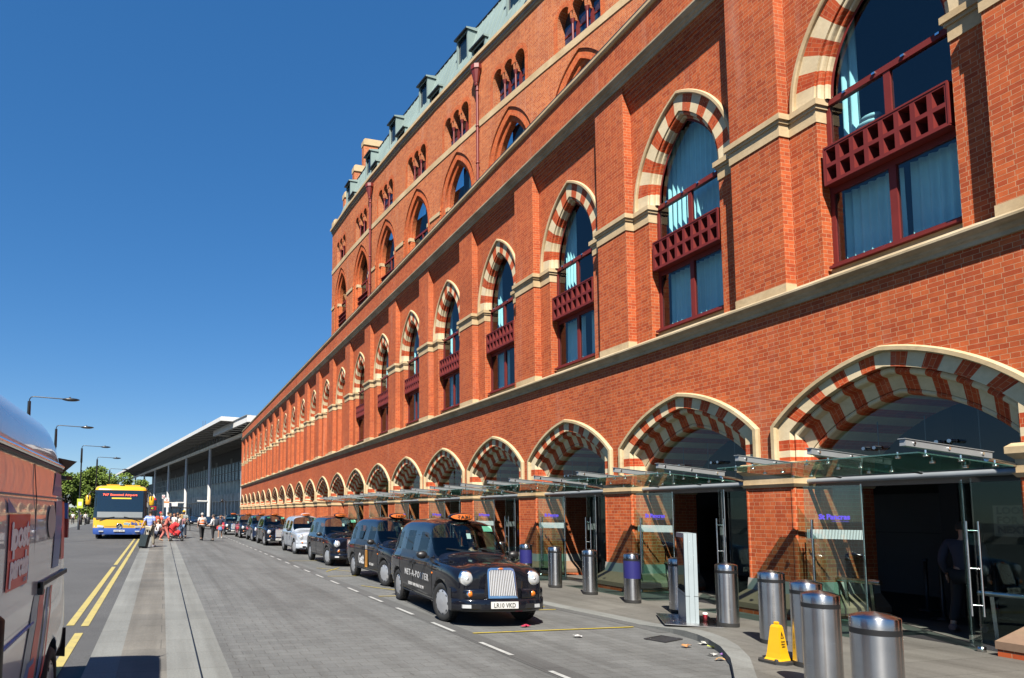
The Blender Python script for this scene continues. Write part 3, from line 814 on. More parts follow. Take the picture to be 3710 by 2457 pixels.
    for s in (-1, 1):
        mb = MB(); a, b = sorted((s * hw, s * 1.47)); band(a, b, -.05, 17.25, 17.45, ST)
        a, b = sorted((s * 1.47, s * .96)); 
        mb.face([P(a, .1, 17.25), P(b, .1, 17.25), P(b, .1, 17.45), P(a, .1, 17.45)], ST)
        mb.face([P(s * .94, .1, 17.25), P(s * .94, .44, 17.25), P(s * .94, .44, 17.45), P(s * .94, .1, 17.45)], ST)
        hbuild(mb, 'impost_band')
    mb = MB()
    band(-hw, hw, -.04, 23.22, 23.32, ST); band(-hw, hw, -.10, 23.32, 23.46, MT['concrete']); band(-hw, hw, -.20, 23.46, 23.62, ST)
    mb.face([P(-hw, -.2, 23.62), P(hw, -.2, 23.62), P(hw, .4, 23.62), P(-hw, .4, 23.62)], MT['roofmetal'])
    hbuild(mb, 'cornice')
    # mansard slope with standing seams, a tall and a low dormer to each bay
    RM = MT['roofmetal']; mb = MB()
    def slope(z): return .15 + (z - 23.6) * 1.2 / 3.3
    mb.face([P(-hw, slope(23.6), 23.6), P(hw, slope(23.6), 23.6), P(hw, slope(26.9), 26.9), P(-hw, slope(26.9), 26.9)], RM)
    mb.face([P(-hw, slope(26.9), 26.9), P(hw, slope(26.9), 26.9), P(hw, 6, 27.4), P(-hw, 6, 27.4)], RM)
    for q in range(9):
        u = -hw + (q + .5) * 2 * hw / 9
        mb.bar(P(u, slope(23.6) - .012, 23.62), P(u, slope(26.9) - .012, 26.9), .03, .03, RM)
    for q in range(3):
        u = -hw + .3 + q * 1.35; mb.bar(P(u, slope(23.95) - .03, 23.95), P(u + .9, slope(23.95) - .03, 23.95), .05, .04, MT['black'])
    mb.bar(P(-hw, slope(26.9) - .02, 26.93), P(hw, slope(26.9) - .02, 26.93), .06, .06, MT['black'])
    rf = hbuild(mb, 'roof')
    for uc_, w_, z0, z1, d0 in ((.35, .50, 24.45, 26.45, .62), (-1.35, .55, 23.66, 24.72, .38)):
        d = MB(); ob = []
        f0, f1 = d0, slope(z1) + .9
        ua, ub = uc_ - w_, uc_ + w_
        d.face([P(ua, f0, z0), P(ua, f1, z0), P(ua, f1, z1), P(ua, f0, z1)], RM); d.face([P(ub, f0, z0), P(ub, f1, z0), P(ub, f1, z1), P(ub, f0, z1)], RM)
        d.face([P(ua, f0, z0), P(ub, f0, z0), P(ub, f0, z0 + .35), P(ua, f0, z0 + .35)], RM)
        for a, b in ((ua, ua + .1), (ub - .1, ub)): d.face([P(a, f0, z0 + .35), P(b, f0, z0 + .35), P(b, f0, z1), P(a, f0, z1)], RM)
        d.face([P(ua + .1, f0, z1 - .12), P(ub - .1, f0, z1 - .12), P(ub - .1, f0, z1), P(ua + .1, f0, z1)], RM)
        # hood leaning forward
        d.face([P(ua - .06, f0 - .14, z1 + .06), P(ub + .06, f0 - .14, z1 + .06), P(ub + .06, f1, z1 + .30), P(ua - .06, f1, z1 + .30)], RM)
        d.face([P(ua - .06, f0 - .14, z1 - .02), P(ub + .06, f0 - .14, z1 - .02), P(ub + .06, f0 - .14, z1 + .06), P(ua - .06, f0 - .14, z1 + .06)], MT['black'])
        d.face([P(ua - .06, f0 - .14, z1 - .02), P(ub + .06, f0 - .14, z1 - .02), P(ub + .06, f0 + .1, z1 - .02), P(ua - .06, f0 + .1, z1 - .02)], MT['black'])
        for u in (ua - .06, ub + .06): d.face([P(u, f0 - .14, z1 - .02), P(u, f1, z1 - .02), P(u, f1, z1 + .30), P(u, f0 - .14, z1 + .06)], RM)
        dm = d.build('dormer', rf); 
        dg_ = MB(); dg_.face([P(ua + .1, f0 + .09, z0 + .35), P(ub - .1, f0 + .09, z0 + .35), P(ub - .1, f0 + .09, z1 - .1), P(ua + .1, f0 + .09, z1 - .1)], MT['dark_glass'])
        for a in (ua + .1, ub - .1): dg_.face([P(a, f0, z0 + .35), P(a, f0 + .09, z0 + .35), P(a, f0 + .09, z1), P(a, f0, z1)], RM)
        dg_.build('dormer_window', rf)
hwall.face([(hx(46.75), 46.75, 12.0), (hx(46.75) + 14, 46.75, 12.0), (hx(46.75) + 14, 46.75, 23.4), (hx(46.75), 46.75, 23.4)], BH)
# back of the block (closes the rooms)
hwall.face([(16.5, 46.7, 13.7), (24, 6.9, 13.7), (24, 6.9, 23.4), (16.5, 46.7, 23.4)], MT['interior'])
hbuild(hwall, 'brick_wall')
# stepped gable with stone caps closing the roof at the far end
mb = MB()
for j, (a, b_, zt) in enumerate(((11.76, 12.62, 24.37), (12.58, 13.36, 26.7), (13.32, 14.14, 28.94), (14.08, 15.6, 31.2))):
    a += .003 * j
    mb.box(a + .04, b_, 46.45, 46.95, 22.5 if j else 23.62, zt - .5, BH); mb.box(a, b_ + .06, 46.37, 47.03, zt - .5, zt - .12, ST)
    mb.prof_y([(a, zt - .12), (a + .12, zt), (b_ + .06, zt), (b_ + .06, zt - .12)], 46.37, 47.03, ST)
hbuild(mb, 'gable')
# iron downpipes with hopper heads
for y in (26.39, 38.22):
    x = hx(y) - .16; mb = MB(); m = MT['maroon_bright']
    mb.tube([(x, y, 13.8), (x, y, 22.0)], .065, m, 10)
    for z in (14.6, 16.4, 18.2, 20.0, 21.75): mb.lathe([(.065, 0), (.09, .01), (.09, .07), (.065, .08)], (x, y, z), m, 10)
    mb.lathe([(.07, 0), (.10, .08), (.08, .12), (.10, .16), (.23, .75), (.27, .78), (.27, .98), (.25, 1.0), (.0, 1.0)], (x - .05, y, 22.0), m, 8, False)
    hbuild(mb, 'downpipe')
# ---------------------------------------------------------------- ground
def gz(x, y):
    t = min(1, max(0, (5.0 - x) / 3)); t = t * t * (3 - 2 * t)
    return .0045 * min(max(y - 8, 0), 60) * t
YS = [-12, -4, 0] + [2, 3, 3.6] + [4 + .2 * i for i in range(50)] + [14 + 2 * i for i in range(44)] + [104 + 12 * i for i in range(14)]
def strip(name, xl, xr, z, mat, y0=-12, y1=272, kind='structure', side=None):
    mb = MB(); ys = [y for y in YS if y0 < y < y1]; ys = [y0] + ys + [y1]
    nx = 5 if name in ('carriageway', 'road') else 1
    rows = []
    for y in ys:
        a, b = xl(y), xr(y)
        rows.append([(lerp(a, b, i / nx), y, z + gz(lerp(a, b, i / nx), y)) for i in range(nx + 1)])
    mb.grid(rows, mat, False)
    if side:
        for ya, yb in zip(ys, ys[1:]):
            mb.face([(xl(ya), ya, side + gz(xl(ya), ya)), (xl(yb), yb, side + gz(xl(yb), yb)), (xl(yb), yb, z + gz(xl(yb), yb)), (xl(ya), ya, z + gz(xl(ya), ya))], mat)
    return tag(mb.build(name), None, None, None, kind)
xk = lambda y: -.77 - .0112 * y
x2 = lambda y: -.42 - .0085 * y
x3 = lambda y: .11 - .0045 * y
x4 = lambda y: .485 - .0045 * y
x5 = lambda y: .835 - .005 * y
asph = asphalt_mat('asphalt')
sett = paving_mat('granite_setts', ((.168, .174, .173), (.143, .148, .148)), (.105, .104, .10), .30, .19, .0055, 0., .20, .5)
flag_light = paving_mat('pale_granite_kerb', ((.235, .245, .236), (.20, .208, .20)), (.13, .125, .105), 3., .9, .004, 0, .15, .15)
flag_dark = paving_mat('york_stone_strip', ((.20, .19, .168), (.155, .15, .138)), (.10, .098, .088), 4., .62, .005, 0, .3, .2)
paveR = paving_mat('pavement_slabs', ((.172, .167, .15), (.145, .139, .126)), (.082, .078, .07), .95, .62, .005, 0, .28, .45)
darkset = paving_mat('dark_granite_channel', ((.125, .128, .128), (.108, .11, .11)), (.06, .06, .06), 1.2, .9, .006, pi / 2, .2, .2)
mb = MB(); mb.face([(-900, -300, -.35), (900, -300, -.35), (900, 1600, -.35), (-900, 1600, -.35)], asph)
tag(mb.build('ground'), None, None, None, 'structure')
strip('road', lambda y: -9.6 if y < 60 else -9.6 - (y - 60) * .02, xk, -.12, asph)
strip('kerb', xk, x2, 0., flag_light, side=-.125)
strip('pavement', x2, x3, 0., flag_dark)
strip('pavement', x3, x4, 0., flag_light)
strip('drain_channel', x4, lambda y: x4(y) + .022, -.012, MT['black'])
strip('pavement', lambda y: x4(y) + .022, x5, 0., flag_light)
# kerb on the arcade side: curved lip, then flush
KERB = [(3.2, -12), (3.3, 0), (4.2, 3.2), (5.2, 4.9), (6.16, 6.0), (6.55, 6.4), (6.95, 6.82), (7.45, 7.47), (7.72, 7.95), (7.86, 8.3), (7.97, 8.91), (7.99, 9.3), (8.0, 9.7), (7.97, 10.4), (7.88, 11.2), (7.79, 12.0), (7.72, 13.5), (7.70, 16), (7.70, 30), (7.7, 60), (7.7, 104)]
def kx(y): return interp(y, [(b, a) for a, b in KERB])
def kz(y): return interp(y, [(8.6, .10), (9.7, .012)])
strip('carriageway', x5, lambda y: kx(y) if y < 104 else 7.7, 0., sett)
mb = MB(); ys = sorted(set([b for a, b in KERB] + [round(4 + .2 * i, 2) for i in range(50)] + [20, 40, 50, 70, 80, 90]))
rows = []
for y in ys:
    a = kx(y); za = kz(y)
    rows.append([(a, y, za), (a + .30, y, za + (.0 if za > .05 else .012)), (a + 1.25, y, lerp(za, .085, .9)), (min(a + 2.2, 10.4), y, .085), (13.2, y, .085)])
mb.grid([[r[i] for i in (1, 2, 3, 4)] for r in rows], paveR, False)
tag(mb.build('pavement'), None, None, None, 'structure')
mb = MB()
mb.grid([[r[0], r[1]] for r in rows], flag_light, False)
for (r0, r1) in zip(rows, rows[1:]):
    a, b = r0[0], r1[0]
    mb.face([(a[0], a[1], -.02), (b[0], b[1], -.02), b, a], MT['kerb_face'] if 'kerb_face' in MT else flag_light)
tag(mb.build('kerb'), None, None, None, 'structure')
# dark channel stone along the kerb and the band between carriageway and rank
mb = MB()
for r0, r1 in zip(rows, rows[1:]):
    a, b = r0[0], r1[0]
    if a[1] >= 9: mb.face([(a[0] - .22, a[1], .004), (a[0], a[1], .004), (b[0], b[1], .004), (b[0] - .22, b[1], .004)], darkset)
tag(mb.build('drain_channel'), None, None, None, 'structure')
strip('rank_edging', lambda y: 4.44, lambda y: 4.80, .004, darkset, 2, 104)
# painted markings
white_l = line_paint('white_line_paint', (.44, .45, .44)); yel_l = line_paint('yellow_line_paint', (.48, .40, .13)); yel_b = line_paint('yellow_rank_paint', (.50, .37, .02))
mk = MB()
def mark(p0, p1, w, mat, z=0.008):
    (xa, ya), (xb, yb) = p0, p1; d = Vector((xb - xa, yb - ya)); L = d.length; n = Vector((-d.y, d.x)) / L * w / 2
    k = max(1, int(L / 2))
    for i in range(k):
        a = Vector(p0) + d * (i / k); b = Vector(p0) + d * ((i + 1) / k)
        q = [(a + n), (b + n), (b - n), (a - n)]
        mk.face([(v.x, v.y, z + gz(v.x, v.y)) for v in q], mat)
for i in range(-2, 42):
    y = 7.92 + i * 1.785
    mark((4.52, y), (4.52, y + .90), .075, white_l, .012)
xy1 = lambda y: -1.52 - .0128 * (y - 12); xy2 = lambda y: -1.275 - .0115 * (y - 12)
for y0, y1, f in ((12.1, 24.0, xy1), (24.8, 47, xy1), (12.0, 28.6, xy2), (28.75, 47, xy2), (4, 11.35, xy1), (2, 9.0, lambda y: xy2(y)), (48, 90, xy1), (48, 90, xy2)):
    if f is xy1 and y0 == 4: f = lambda y: xy2(y) - .02
    if y0 == 2: continue
    n = int((y1 - y0) / 3) + 1
    for i in range(n):
        a, b = lerp(y0, y1, i / n), lerp(y0, y1, (i + 1) / n)
        mark((f(a), a), (f(b), b), .125, yel_l, -.112)
for (p, q, w) in (((4.75, 9.52), (7.72, 9.52), .055), ((4.75, 14.2), (7.6, 14.2), .055), ((4.75, 19.0), (7.6, 19.0), .055), ((4.75, 25.4), (7.6, 25.4), .055),
                  ((5.0, 16.4), (5.7, 15.0), .05), ((5.9, 20.6), (5.1, 22.0), .05), ((5.1, 20.6), (5.9, 22.0), .05), ((6.6, 11.6), (7.6, 11.6), .05), ((7.0, 12.4), (7.6, 12.0), .05)):
    mark(p, q, w, yel_b, .012)
tag(mk.build('road_markings'), None, None, None, 'structure')
# far pavement on the other side of the road, low wall of the gardens
mb = MB(); mb.prism([(-60, 75), (-10.6, 75), (-10.3, 104), (-13, 200), (-60, 200)], -.12, .02, flag_light); tag(mb.build('pavement'), None, None, None, 'structure')
# ---------------------------------------------------------------- taxis
def bake(o):
    dg = bpy.context.evaluated_depsgraph_get(); dg.update()
    me = bpy.data.meshes.new_from_object(o.evaluated_get(dg)); return me
def split_by_mat(me, groups, parent, smooth=True):
    """separate a baked shell into named parts: groups = [(name, [slot,...], {slot: material})]"""
    res = {}
    for name, slots, mm in groups:
        mb = MB(); remap = {}
        for p in me.polygons:
            if p.material_index in slots:
                ids = []
                for v in p.vertices:
                    if v not in remap: remap[v] = len(mb.v); mb.v.append(tuple(me.vertices[v].co))
                    ids.append(remap[v])
                mb.idx(ids, mm[p.material_index], smooth)
        if mb.f: res[name] = mb.build(name, parent)
    return res
CAR = {'black': paint_mat('taxi_black_paint', (.006, .007, .012)), 'silver': paint_mat('taxi_silver_paint', (.42, .46, .52), .22),
       'navy': paint_mat('taxi_navy_paint', (.010, .018, .045)), 'pink': paint_mat('pink_vinyl', (.62, .06, .10), .3), 'blue': paint_mat('pale_blue_paint', (.12, .22, .36), .2),
       'matt': paint_mat('dark_grey_wrap', (.020, .020, .022), .30, .6), 'red': paint_mat('red_paint', (.45, .02, .02), .2)}
TX_ST = [  # y, half width, sill z, shoulder z, top z, roof half width
    (-2.19, .66, .40, .78, .955, .36), (-2.16, .80, .34, .86, 1.0, .38), (-2.02, .855, .28, .945, 1.04, .40), (-1.75, .88, .27, .985, 1.07, .42),
    (-1.45, .888, .27, 1.0, 1.10, .45), (-1.15, .89, .27, 1.005, 1.125, .55), (-.98, .89, .27, 1.01, 1.15, .66), (-.80, .89, .27, 1.01, 1.40, .68),
    (-.58, .89, .27, 1.01, 1.655, .66), (-.44, .89, .27, 1.01, 1.735, .64), (-.30, .89, .27, 1.01, 1.775, .63), (.20, .89, .27, 1.01, 1.80, .62), (.29, .89, .27, 1.01, 1.802, .62),
    (.42, .89, .27, 1.01, 1.805, .62), (1.16, .89, .27, 1.01, 1.80, .62), (1.26, .888, .27, 1.01, 1.795, .62), (1.38, .886, .27, 1.01, 1.785, .62), (1.74, .88, .27, 1.0, 1.74, .62),
    (1.93, .87, .28, 1.0, 1.60, .64), (2.10, .855, .30, .985, 1.30, .66), (2.20, .83, .34, .96, 1.06, .66), (2.25, .74, .42, .88, .95, .60)]
def taxi_section(st):
    y, w, zb, zs, zt, wr = st
    roofy = zt > 1.3
    if roofy:
        q = min(1, (zt - 1.15) / .6)
        p = [(w * .90, zb), (w * .985, zb + .04), (w, .62), (w, zs - .09), (w - .03, zs), (w - .065, zs + .035), (lerp(w - .08, wr + .055, q), lerp(zs + .08, zt - .19, q)), (lerp(w - .14, wr, q), zt - .07), (wr * .55, zt - .015), (0, zt)]
    else:
        p = [(w * .90, zb), (w * .985, zb + .04), (w, min(.62, zs - .12)), (w, zs - .09), (w - .04, zs - .01), (w - .12, zs + .02), (wr + .10, lerp(zs, zt, .45)), (wr + .02, zt - .02), (wr * .5, zt - .004), (0, zt)]
    return [(x, y, z) for x, z in p] + [(-x, y, z) for x, z in reversed(p[:-1])]
def taxi_body(root, paint, doorpaint):
    mb = MB()
    mats = [paint, MT['car_glass'], doorpaint, MT['rubber'], MT['car_glass'], MT['car_glass'], doorpaint]
    for m in mats: mb.mats.append(m)
    secs = [taxi_section(s) for s in TX_ST]; n = len(secs[0]); ni = len(secs)
    for s_ in secs: mb.v.extend(s_)
    yv = [s[0] for s in TX_ST]
    for i in range(ni - 1):
        ym = (yv[i] + yv[i + 1]) / 2
        for j in range(n):
            j2 = (j + 1) % n; k = j if j < 9 else 17 - j      # half-section cell
            mi = 0
            if j == n - 1: mi = 3
            elif k in (6, 7, 8) and -.98 < ym < -.44: mi = 4
            elif k == 5 and (-.50 < ym < .20 or .42 < ym < 1.16 or 1.38 < ym < 1.74) and not (-.58 < ym < -.44): mi = 1
            elif k in (6, 7, 8) and 1.74 < ym < 2.10: mi = 5
            elif k in (1, 2, 3, 4) and -.98 < ym < .25: mi = 2
            elif k in (1, 2, 3, 4) and .29 < ym < 1.26: mi = 6
            mb.f.append([i * n + j, i * n + j2, (i + 1) * n + j2, (i + 1) * n + j]); mb.mi.append(mi); mb.uv.append([(0, 0)] * 4); mb.sm.append(True)
    for r, rev in ((0, False), (ni - 1, True)):
        f = list(range(r * n, r * n + n)); mb.f.append(list(reversed(f)) if not rev else f); mb.mi.append(0); mb.uv.append([(0, 0)] * n); mb.sm.append(True)
    o = mb.build('shell'); md = o.modifiers.new('s', 'SUBSURF'); md.levels = md.render_levels = 2
    cut = MB()
    for m in mats: cut.mats.append(m)
    for y in (-1.47, 1.415):
        for s in (-1, 1):
            c = []; 
            for x in (s * .50, s * 1.2):
                c.append([(x, y + .405 * cos(2 * pi * k / 28), .335 + .405 * sin(2 * pi * k / 28)) for k in range(28)])
            if s < 0: c.reverse()
            b = len(cut.v); cut.v.extend(c[0] + c[1])
            for k in range(28):
                cut.f.append([b + k, b + (k + 1) % 28, b + 28 + (k + 1) % 28, b + 28 + k]); cut.mi.append(3); cut.uv.append([(0, 0)] * 4); cut.sm.append(False)
            cut.f.append(list(reversed(range(b, b + 28)))); cut.f.append(list(range(b + 28, b + 56)))
            for _ in range(2): cut.mi.append(3); cut.uv.append([(0, 0)] * 28); cut.sm.append(False)
    co = cut.build('cutter')
    bmd = o.modifiers.new('b', 'BOOLEAN'); bmd.operation = 'DIFFERENCE'; bmd.object = co; bmd.solver = 'EXACT'
    me = bake(o); bpy.data.objects.remove(o); bpy.data.objects.remove(co)
    mm = {i: m for i, m in enumerate(mats)}
    parts = split_by_mat(me, [('body', [0, 3], mm), ('windscreen', [4], mm), ('side_window', [1], mm), ('rear_window', [5], mm), ('door', [2], mm), ('rear_door', [6], mm)], root)
    return parts
PLATE_W = plain('plate_white', (.72, .72, .70), .4); PLATE_Y = plain('plate_yellow', (.75, .55, .05), .4); INK = plain('black_lettering', (.01, .01, .01), .5)
WHT = plain('white_lettering', (.80, .80, .80), .5); ORG = plain('taxi_sign_orange', (.72, .17, .03), .35); LENS = plain('lamp_lens', (.62, .64, .66), .06, .6, .1, 30)
AMB = plain('amber_lens', (.75, .20, .02), .2); REDL = plain('red_lens', (.45, .01, .01), .2)
HUB = plain('wheel_trim', (.40, .41, .43), .32, .6, .1)
def wheel(parent, x, y, r=.335, wid=.20, steer=0., s=1, hub=HUB):
    """tyre with a dished trim; s = +1 outer face towards +x"""
    t = MB(); n = 28
    t.lathe([(.20, -wid / 2), (r * .93, -wid / 2), (r, -wid * .36), (r, wid * .36), (r * .93, wid / 2), (r * .72, wid / 2), (r * .66, wid * .42)], (0, 0, 0), MT['rubber'], n, True, 'x')
    for k in range(40):
        a = 2 * pi * k / 40
        for q in (-.06, .02): t.obox((q + .02, (r + .001) * cos(a), (r + .001) * sin(a)), (.03, .004, 0), (0, -.012 * sin(a), .012 * cos(a)), (0, .005 * cos(a), .005 * sin(a)), MT['black'])
    o = t.build('wheel', parent, (x, y, r), steer)
    if s < 0: o.rotation_euler.z += pi
    h = MB()
    h.lathe([(.0, wid * .50), (.07, wid * .52), (.10, wid * .47), (.17, wid * .50), (r * .64, wid * .44), (r * .68, wid * .38)], (0, 0, 0), hub, n, True, 'x')
    for k in range(9):
        a = 2 * pi * k / 9
        h.obox((wid * .452, .196 * cos(a), .196 * sin(a)), (.008, 0, 0), (0, -.020 * sin(a), .020 * cos(a)), (0, .010 * cos(a), .010 * sin(a)), MT['dark_steel'])
    h.build('rim', o); return o
def place_text(parent, name, txt, size, mat, origin, ux, uy, xs=1., spacing=1., bold=0., center=True, fit=None):
    t = text_mb(txt, size, mat, .001, xs, spacing, bold)
    if fit:
        k_ = fit / max(v[0] for v in t.v); t.v = [(v[0] * k_, v[1], v[2]) for v in t.v]
    w = max(v[0] for v in t.v) if t.v else 0
    o = Vector(origin) - (Vector(ux).normalized() * (w / 2) if center else Vector((0, 0, 0)))
    mb = MB(); mb.add(t, frame_mtx(o, ux, uy)); return mb.build(name, parent)
def number_plate(parent, txt, y, z, face=-1, mat=None):
    mb = MB(); mb.box(-.26, .26, min(y, y + .012 * face), max(y, y + .012 * face), z - .056, z + .056, mat or PLATE_W)
    o = mb.build('number_plate', parent)
    t = text_mb(txt, .105, INK, .001, .90, 1.02, .0015); w = max(v[0] for v in t.v)
    m = MB(); m.add(t, frame_mtx((-w / 2 * (1 if face < 0 else -1), y + .0135 * face, z - .038), (1 if face < 0 else -1, 0, 0), (0, 0, 1))); m.build('lettering', o)
    return o
def make_taxi():
    root = thing('taxi', 'x', 'taxi')
    P, D = CAR['black'], CAR['black']
    taxi_body(root, P, CAR['matt'])
    BK, CH = MT['black'], MT['chrome']
    # front bumper, wrapped round the corners, with raised blocks either side of the grille
    GRM = plain('grille_metal', (.80, .80, .80), .3, .55, .05)
    b = MB(); SATIN = CAR['black']
    def yf(x): return -2.31 + .26 * (abs(x) / .9) ** 3.2
    xs = [-.895 + 1.79 * i / 28 for i in range(29)]
    b.grid([[(x, yf(x) + .10, .26), (x, yf(x) + .02, .27), (x, yf(x), .31), (x, yf(x) - .005, .44), (x, yf(x) + .02, .475), (x, yf(x) + .16, .48)] for x in xs], SATIN, True)
    for s in (-1, 1):
        xs2 = [s * (.36 + .53 * i / 10) for i in range(11)]
        b.grid([[(x, yf(x) + .03, .475), (x, yf(x) + .015, .50), (x, yf(x) + .012, .60), (x, yf(x) + .03, .635), (x, yf(x) + .16, .645)] for x in xs2], SATIN, True)
        b.face([(s * .36, yf(.36) + .03, .475), (s * .36, yf(.36) + .015, .60), (s * .36, yf(.36) + .03, .635), (s * .36, yf(.36) + .2, .645), (s * .36, yf(.36) + .2, .475)], SATIN)
        # bumper sides back to the wheel arch
        b.face([(s * .895, yf(.895) , .27), (s * .897, -1.90, .27), (s * .897, -1.86, .48), (s * .895, yf(.895), .48)], SATIN)
        b.face([(s * .893, yf(.893) + .03, .48), (s * .896, -1.86, .48), (s * .896, -1.84, .64), (s * .893, yf(.893) + .03, .635)], SATIN)
    for x0, x1 in ((-.60, -.32), (.32, .60)): b.box(x0, x1, yf(.45) - .006, yf(.45) + .05, .325, .40, BK)
    bo = b.build('bumper', root)
    for s in (-1, 1):
        f = MB(); f.lathe([(0, 0), (.048, .004), (.052, .02), (.06, .03), (.065, .05)], (s * .60, yf(.6) + .0, .555), CH, 14, True, 'y', matf=lambda i: AMB if i == 0 else CH)
        f.build('indicator', bo)
        f = MB(); f.obox((s * .66, yf(.66) - .004, .355), (.085, s * .03, 0), (0, .02, 0), (0, 0, .028), LENS); f.build('fog_lamp', bo)
    # grille
    g = MB()
    out = [(-.285, .49), (-.268, .90), (-.245, .965), (-.19, .985), (.19, .985), (.245, .965), (.268, .90), (.285, .49)]
    inn = [(-.255, .53), (-.240, .88), (-.222, .93), (-.18, .95), (.18, .95), (.222, .93), (.240, .88), (.255, .53)]
    def yg(z): return -2.285 + .10 * max(0, (z - .5)) / .5
    for i in range(len(out)):
        a, c = out[i], out[(i + 1) % len(out)]; a2, c2 = inn[i], inn[(i + 1) % len(out)]
        g.face([(a[0], yg(a[1]), a[1]), (c[0], yg(c[1]), c[1]), (c2[0], yg(c2[1]), c2[1]), (a2[0], yg(a2[1]), a2[1])], CH)
        g.face([(a[0], yg(a[1]), a[1]), (c[0], yg(c[1]), c[1]), (c[0], -2.10, c[1]), (a[0], -2.10, a[1])], CH)
        g.face([(a2[0], yg(a2[1]), a2[1]), (c2[0], yg(c2[1]), c2[1]), (c2[0], yg(c2[1]) + .04, c2[1]), (a2[0], yg(a2[1]) + .04, a2[1])], CH)
    g.face([(x, yg(z) + .045, z) for x, z in inn], BK)
    for i in range(15):
        x = -.224 + i * .032; k = x / .24
        g.bar((x * 1.06, yg(.53) + .012, .53), (x, yg(.94) + .012, .945 - .02 * (abs(k) > .85)), .011, .03, GRM, (0, 1, 0))
    gr = g.build('grille', root)
    bd = MB(); bd.ball((0, yg(.968) - .006, .968), (.05, .012, .018), ORG, 12, 6); bd.build('badge', gr)
    for s in (-1, 1):       # round headlamps
        h = MB(); h.lathe([(0, -.055), (.05, -.05), (.095, -.03), (.118, 0), (.122, .0), (.135, .012), (.14, .04), (.14, .14)], (s * .645, -2.165, .80), LENS, 24, True, 'y', matf=lambda i: LENS if i < 3 else CH)
        h.lathe([(0, -.057), (.02, -.054), (.022, -.05)], (s * .645, -2.165, .80), CH, 10, True, 'y')
        h.build('headlight', root)
        m = MB(); m.ball((s * 1.0, -.72, 1.11), (.12, .07, .075), BK, 14, 10); m.bar((s * .86, -.72, 1.07), (s * .95, -.72, 1.08), .1, .05, BK); m.box(s * 1.0 - .085, s * 1.0 + .085, -.66, -.65, 1.06, 1.16, MT['chrome']); m.build('wing_mirror', root)
        r_ = MB(); r_.ball((s * .893, -1.0, .80), (.012, .03, .022), AMB, 10, 6); r_.build('side_repeater', root)
        for yy in (.14, .40):
            d = MB(); d.bar((s * .905, yy - .05, .90), (s * .905, yy + .09, .90), .03, .028, BK, (0, 0, 1)); d.box(min(s * .89, s * .898), max(s * .89, s * .898), yy - .06, yy + .1, .87, .93, BK); d.build('door_handle', root)
        ln = MB()     # panel gaps
        for yy, z0, z1 in ((-.98, .34, 1.0), (.25, .30, 1.02), (1.26, .62, 1.02)): ln.tube([(s * .888, yy, z0), (s * .8925, yy, .62), (s * .891, yy, .9), (s * .868, yy, z1)], .004, BK, 5)
        ln.tube([(s * .862, -.95, .285), (s * .885, -.93, .31), (s * .885, 1.0, .31)], .012, BK, 6)
        ln.tube([(s * .905, -2.0, .955), (s * .842, -1.0, 1.03)], .001, BK, 4)
        ln.build('panel_gap', root)
        tl = MB(); tl.box(s * .70 - .07, s * .70 + .07, 2.17, 2.235, .62, .86, REDL); tl.build('tail_light', root)
    b = MB(); b.grid([[(x, 2.33 - .2 * (abs(x) / .9) ** 3, z) for z in (.30, .48)] for x in [-.88 + .176 * i for i in range(11)]], MT['black'], True); b.build('rear_bumper', root)
    # taxi sign on the roof
    sg = MB(); 
    sg.ball((0, -.30, 1.825), (.275, .17, .085), P, 24, 10)
    so_ = sg.build('roof_sign', root)
    f = MB(); P_ = []
    for i in range(13):
        a = -1 + 2 * i / 12; hh = .055 * sqrt(max(0.02, 1 - a * a)); x = .245 * a; y = -.30 - .17 * sqrt(max(0, 1 - (x / .275) ** 2)) * .985 - .012
        P_.append([(x, y, 1.83 - hh), (x, y - .004, 1.83), (x, y, 1.83 + hh)])
    f.grid(P_, ORG, True); fs = f.build('sign_face', so_)
    place_text(so_, 'lettering', 'TAXI', .085, INK, (0, -.492, 1.80), (1, 0, 0), (0, 0, 1), 1.35, 1.15, .002)
    # wipers, tax stickers
    w = MB()
    for x0, x1 in ((-.55, .02), (.1, .62)): w.bar((x0 + .5, -.985, 1.165), (x0 + .02, -.925, 1.24), .012, .012, BK); w.bar((x0, -.915, 1.235), (x0 + .5, -.945, 1.20), .008, .02, BK)
    w.build('wiper', root)
    st = MB(); st.obox((.50, -.535, 1.60), (.10, 0, 0), (0, .048, .05), (0, -.002, .002), plain('green_sticker', (.25, .60, .42), .5)); st.obox((.06, -.60, 1.46), (.045, 0, 0), (0, .03, .05), (0, -.002, .002), MT['white']); st.build('permit_sticker', root)
    # cabin
    c = MB(); SE = plain('seat_cloth', (.03, .032, .04), .8); TR = plain('cabin_trim', (.055, .055, .06), .7)
    c.box(-.78, .78, -1.02, -.70, .62, 1.06, TR); c.box(-.76, .76, -.9, 2.0, .28, .33, TR)
    for x in (-.38, ): pass
    c.box(.14, .62, -.30, .20, .45, .68, SE); c.box(.16, .60, .12, .26, .66, 1.22, SE); c.box(.26, .50, .14, .24, 1.25, 1.46, SE)
    c.box(-.72, .72, 1.25, 1.75, .4, .70, SE); c.box(-.72, .72, 1.62, 1.80, .66, 1.35, SE)
    c.box(-.74, .74, .27, .29, .35, 1.15, TR)
    c.build('cabin', root)
    sw = MB(); ring_ = [(.36 + .19 * cos(2 * pi * i / 20), -.62 - .05 * sin(2 * pi * i / 20), 1.06 + .17 * sin(2 * pi * i / 20)) for i in range(21)]
    sw.tube(ring_, .014, BK, 6, False); sw.bar((.19, -.62, 1.06), (.55, -.62, 1.06), .03, .02, BK); sw.build('steering_wheel', root)
    gh = MB(); YH = plain('yellow_grab_rail', (.85, .36, .02), .4)
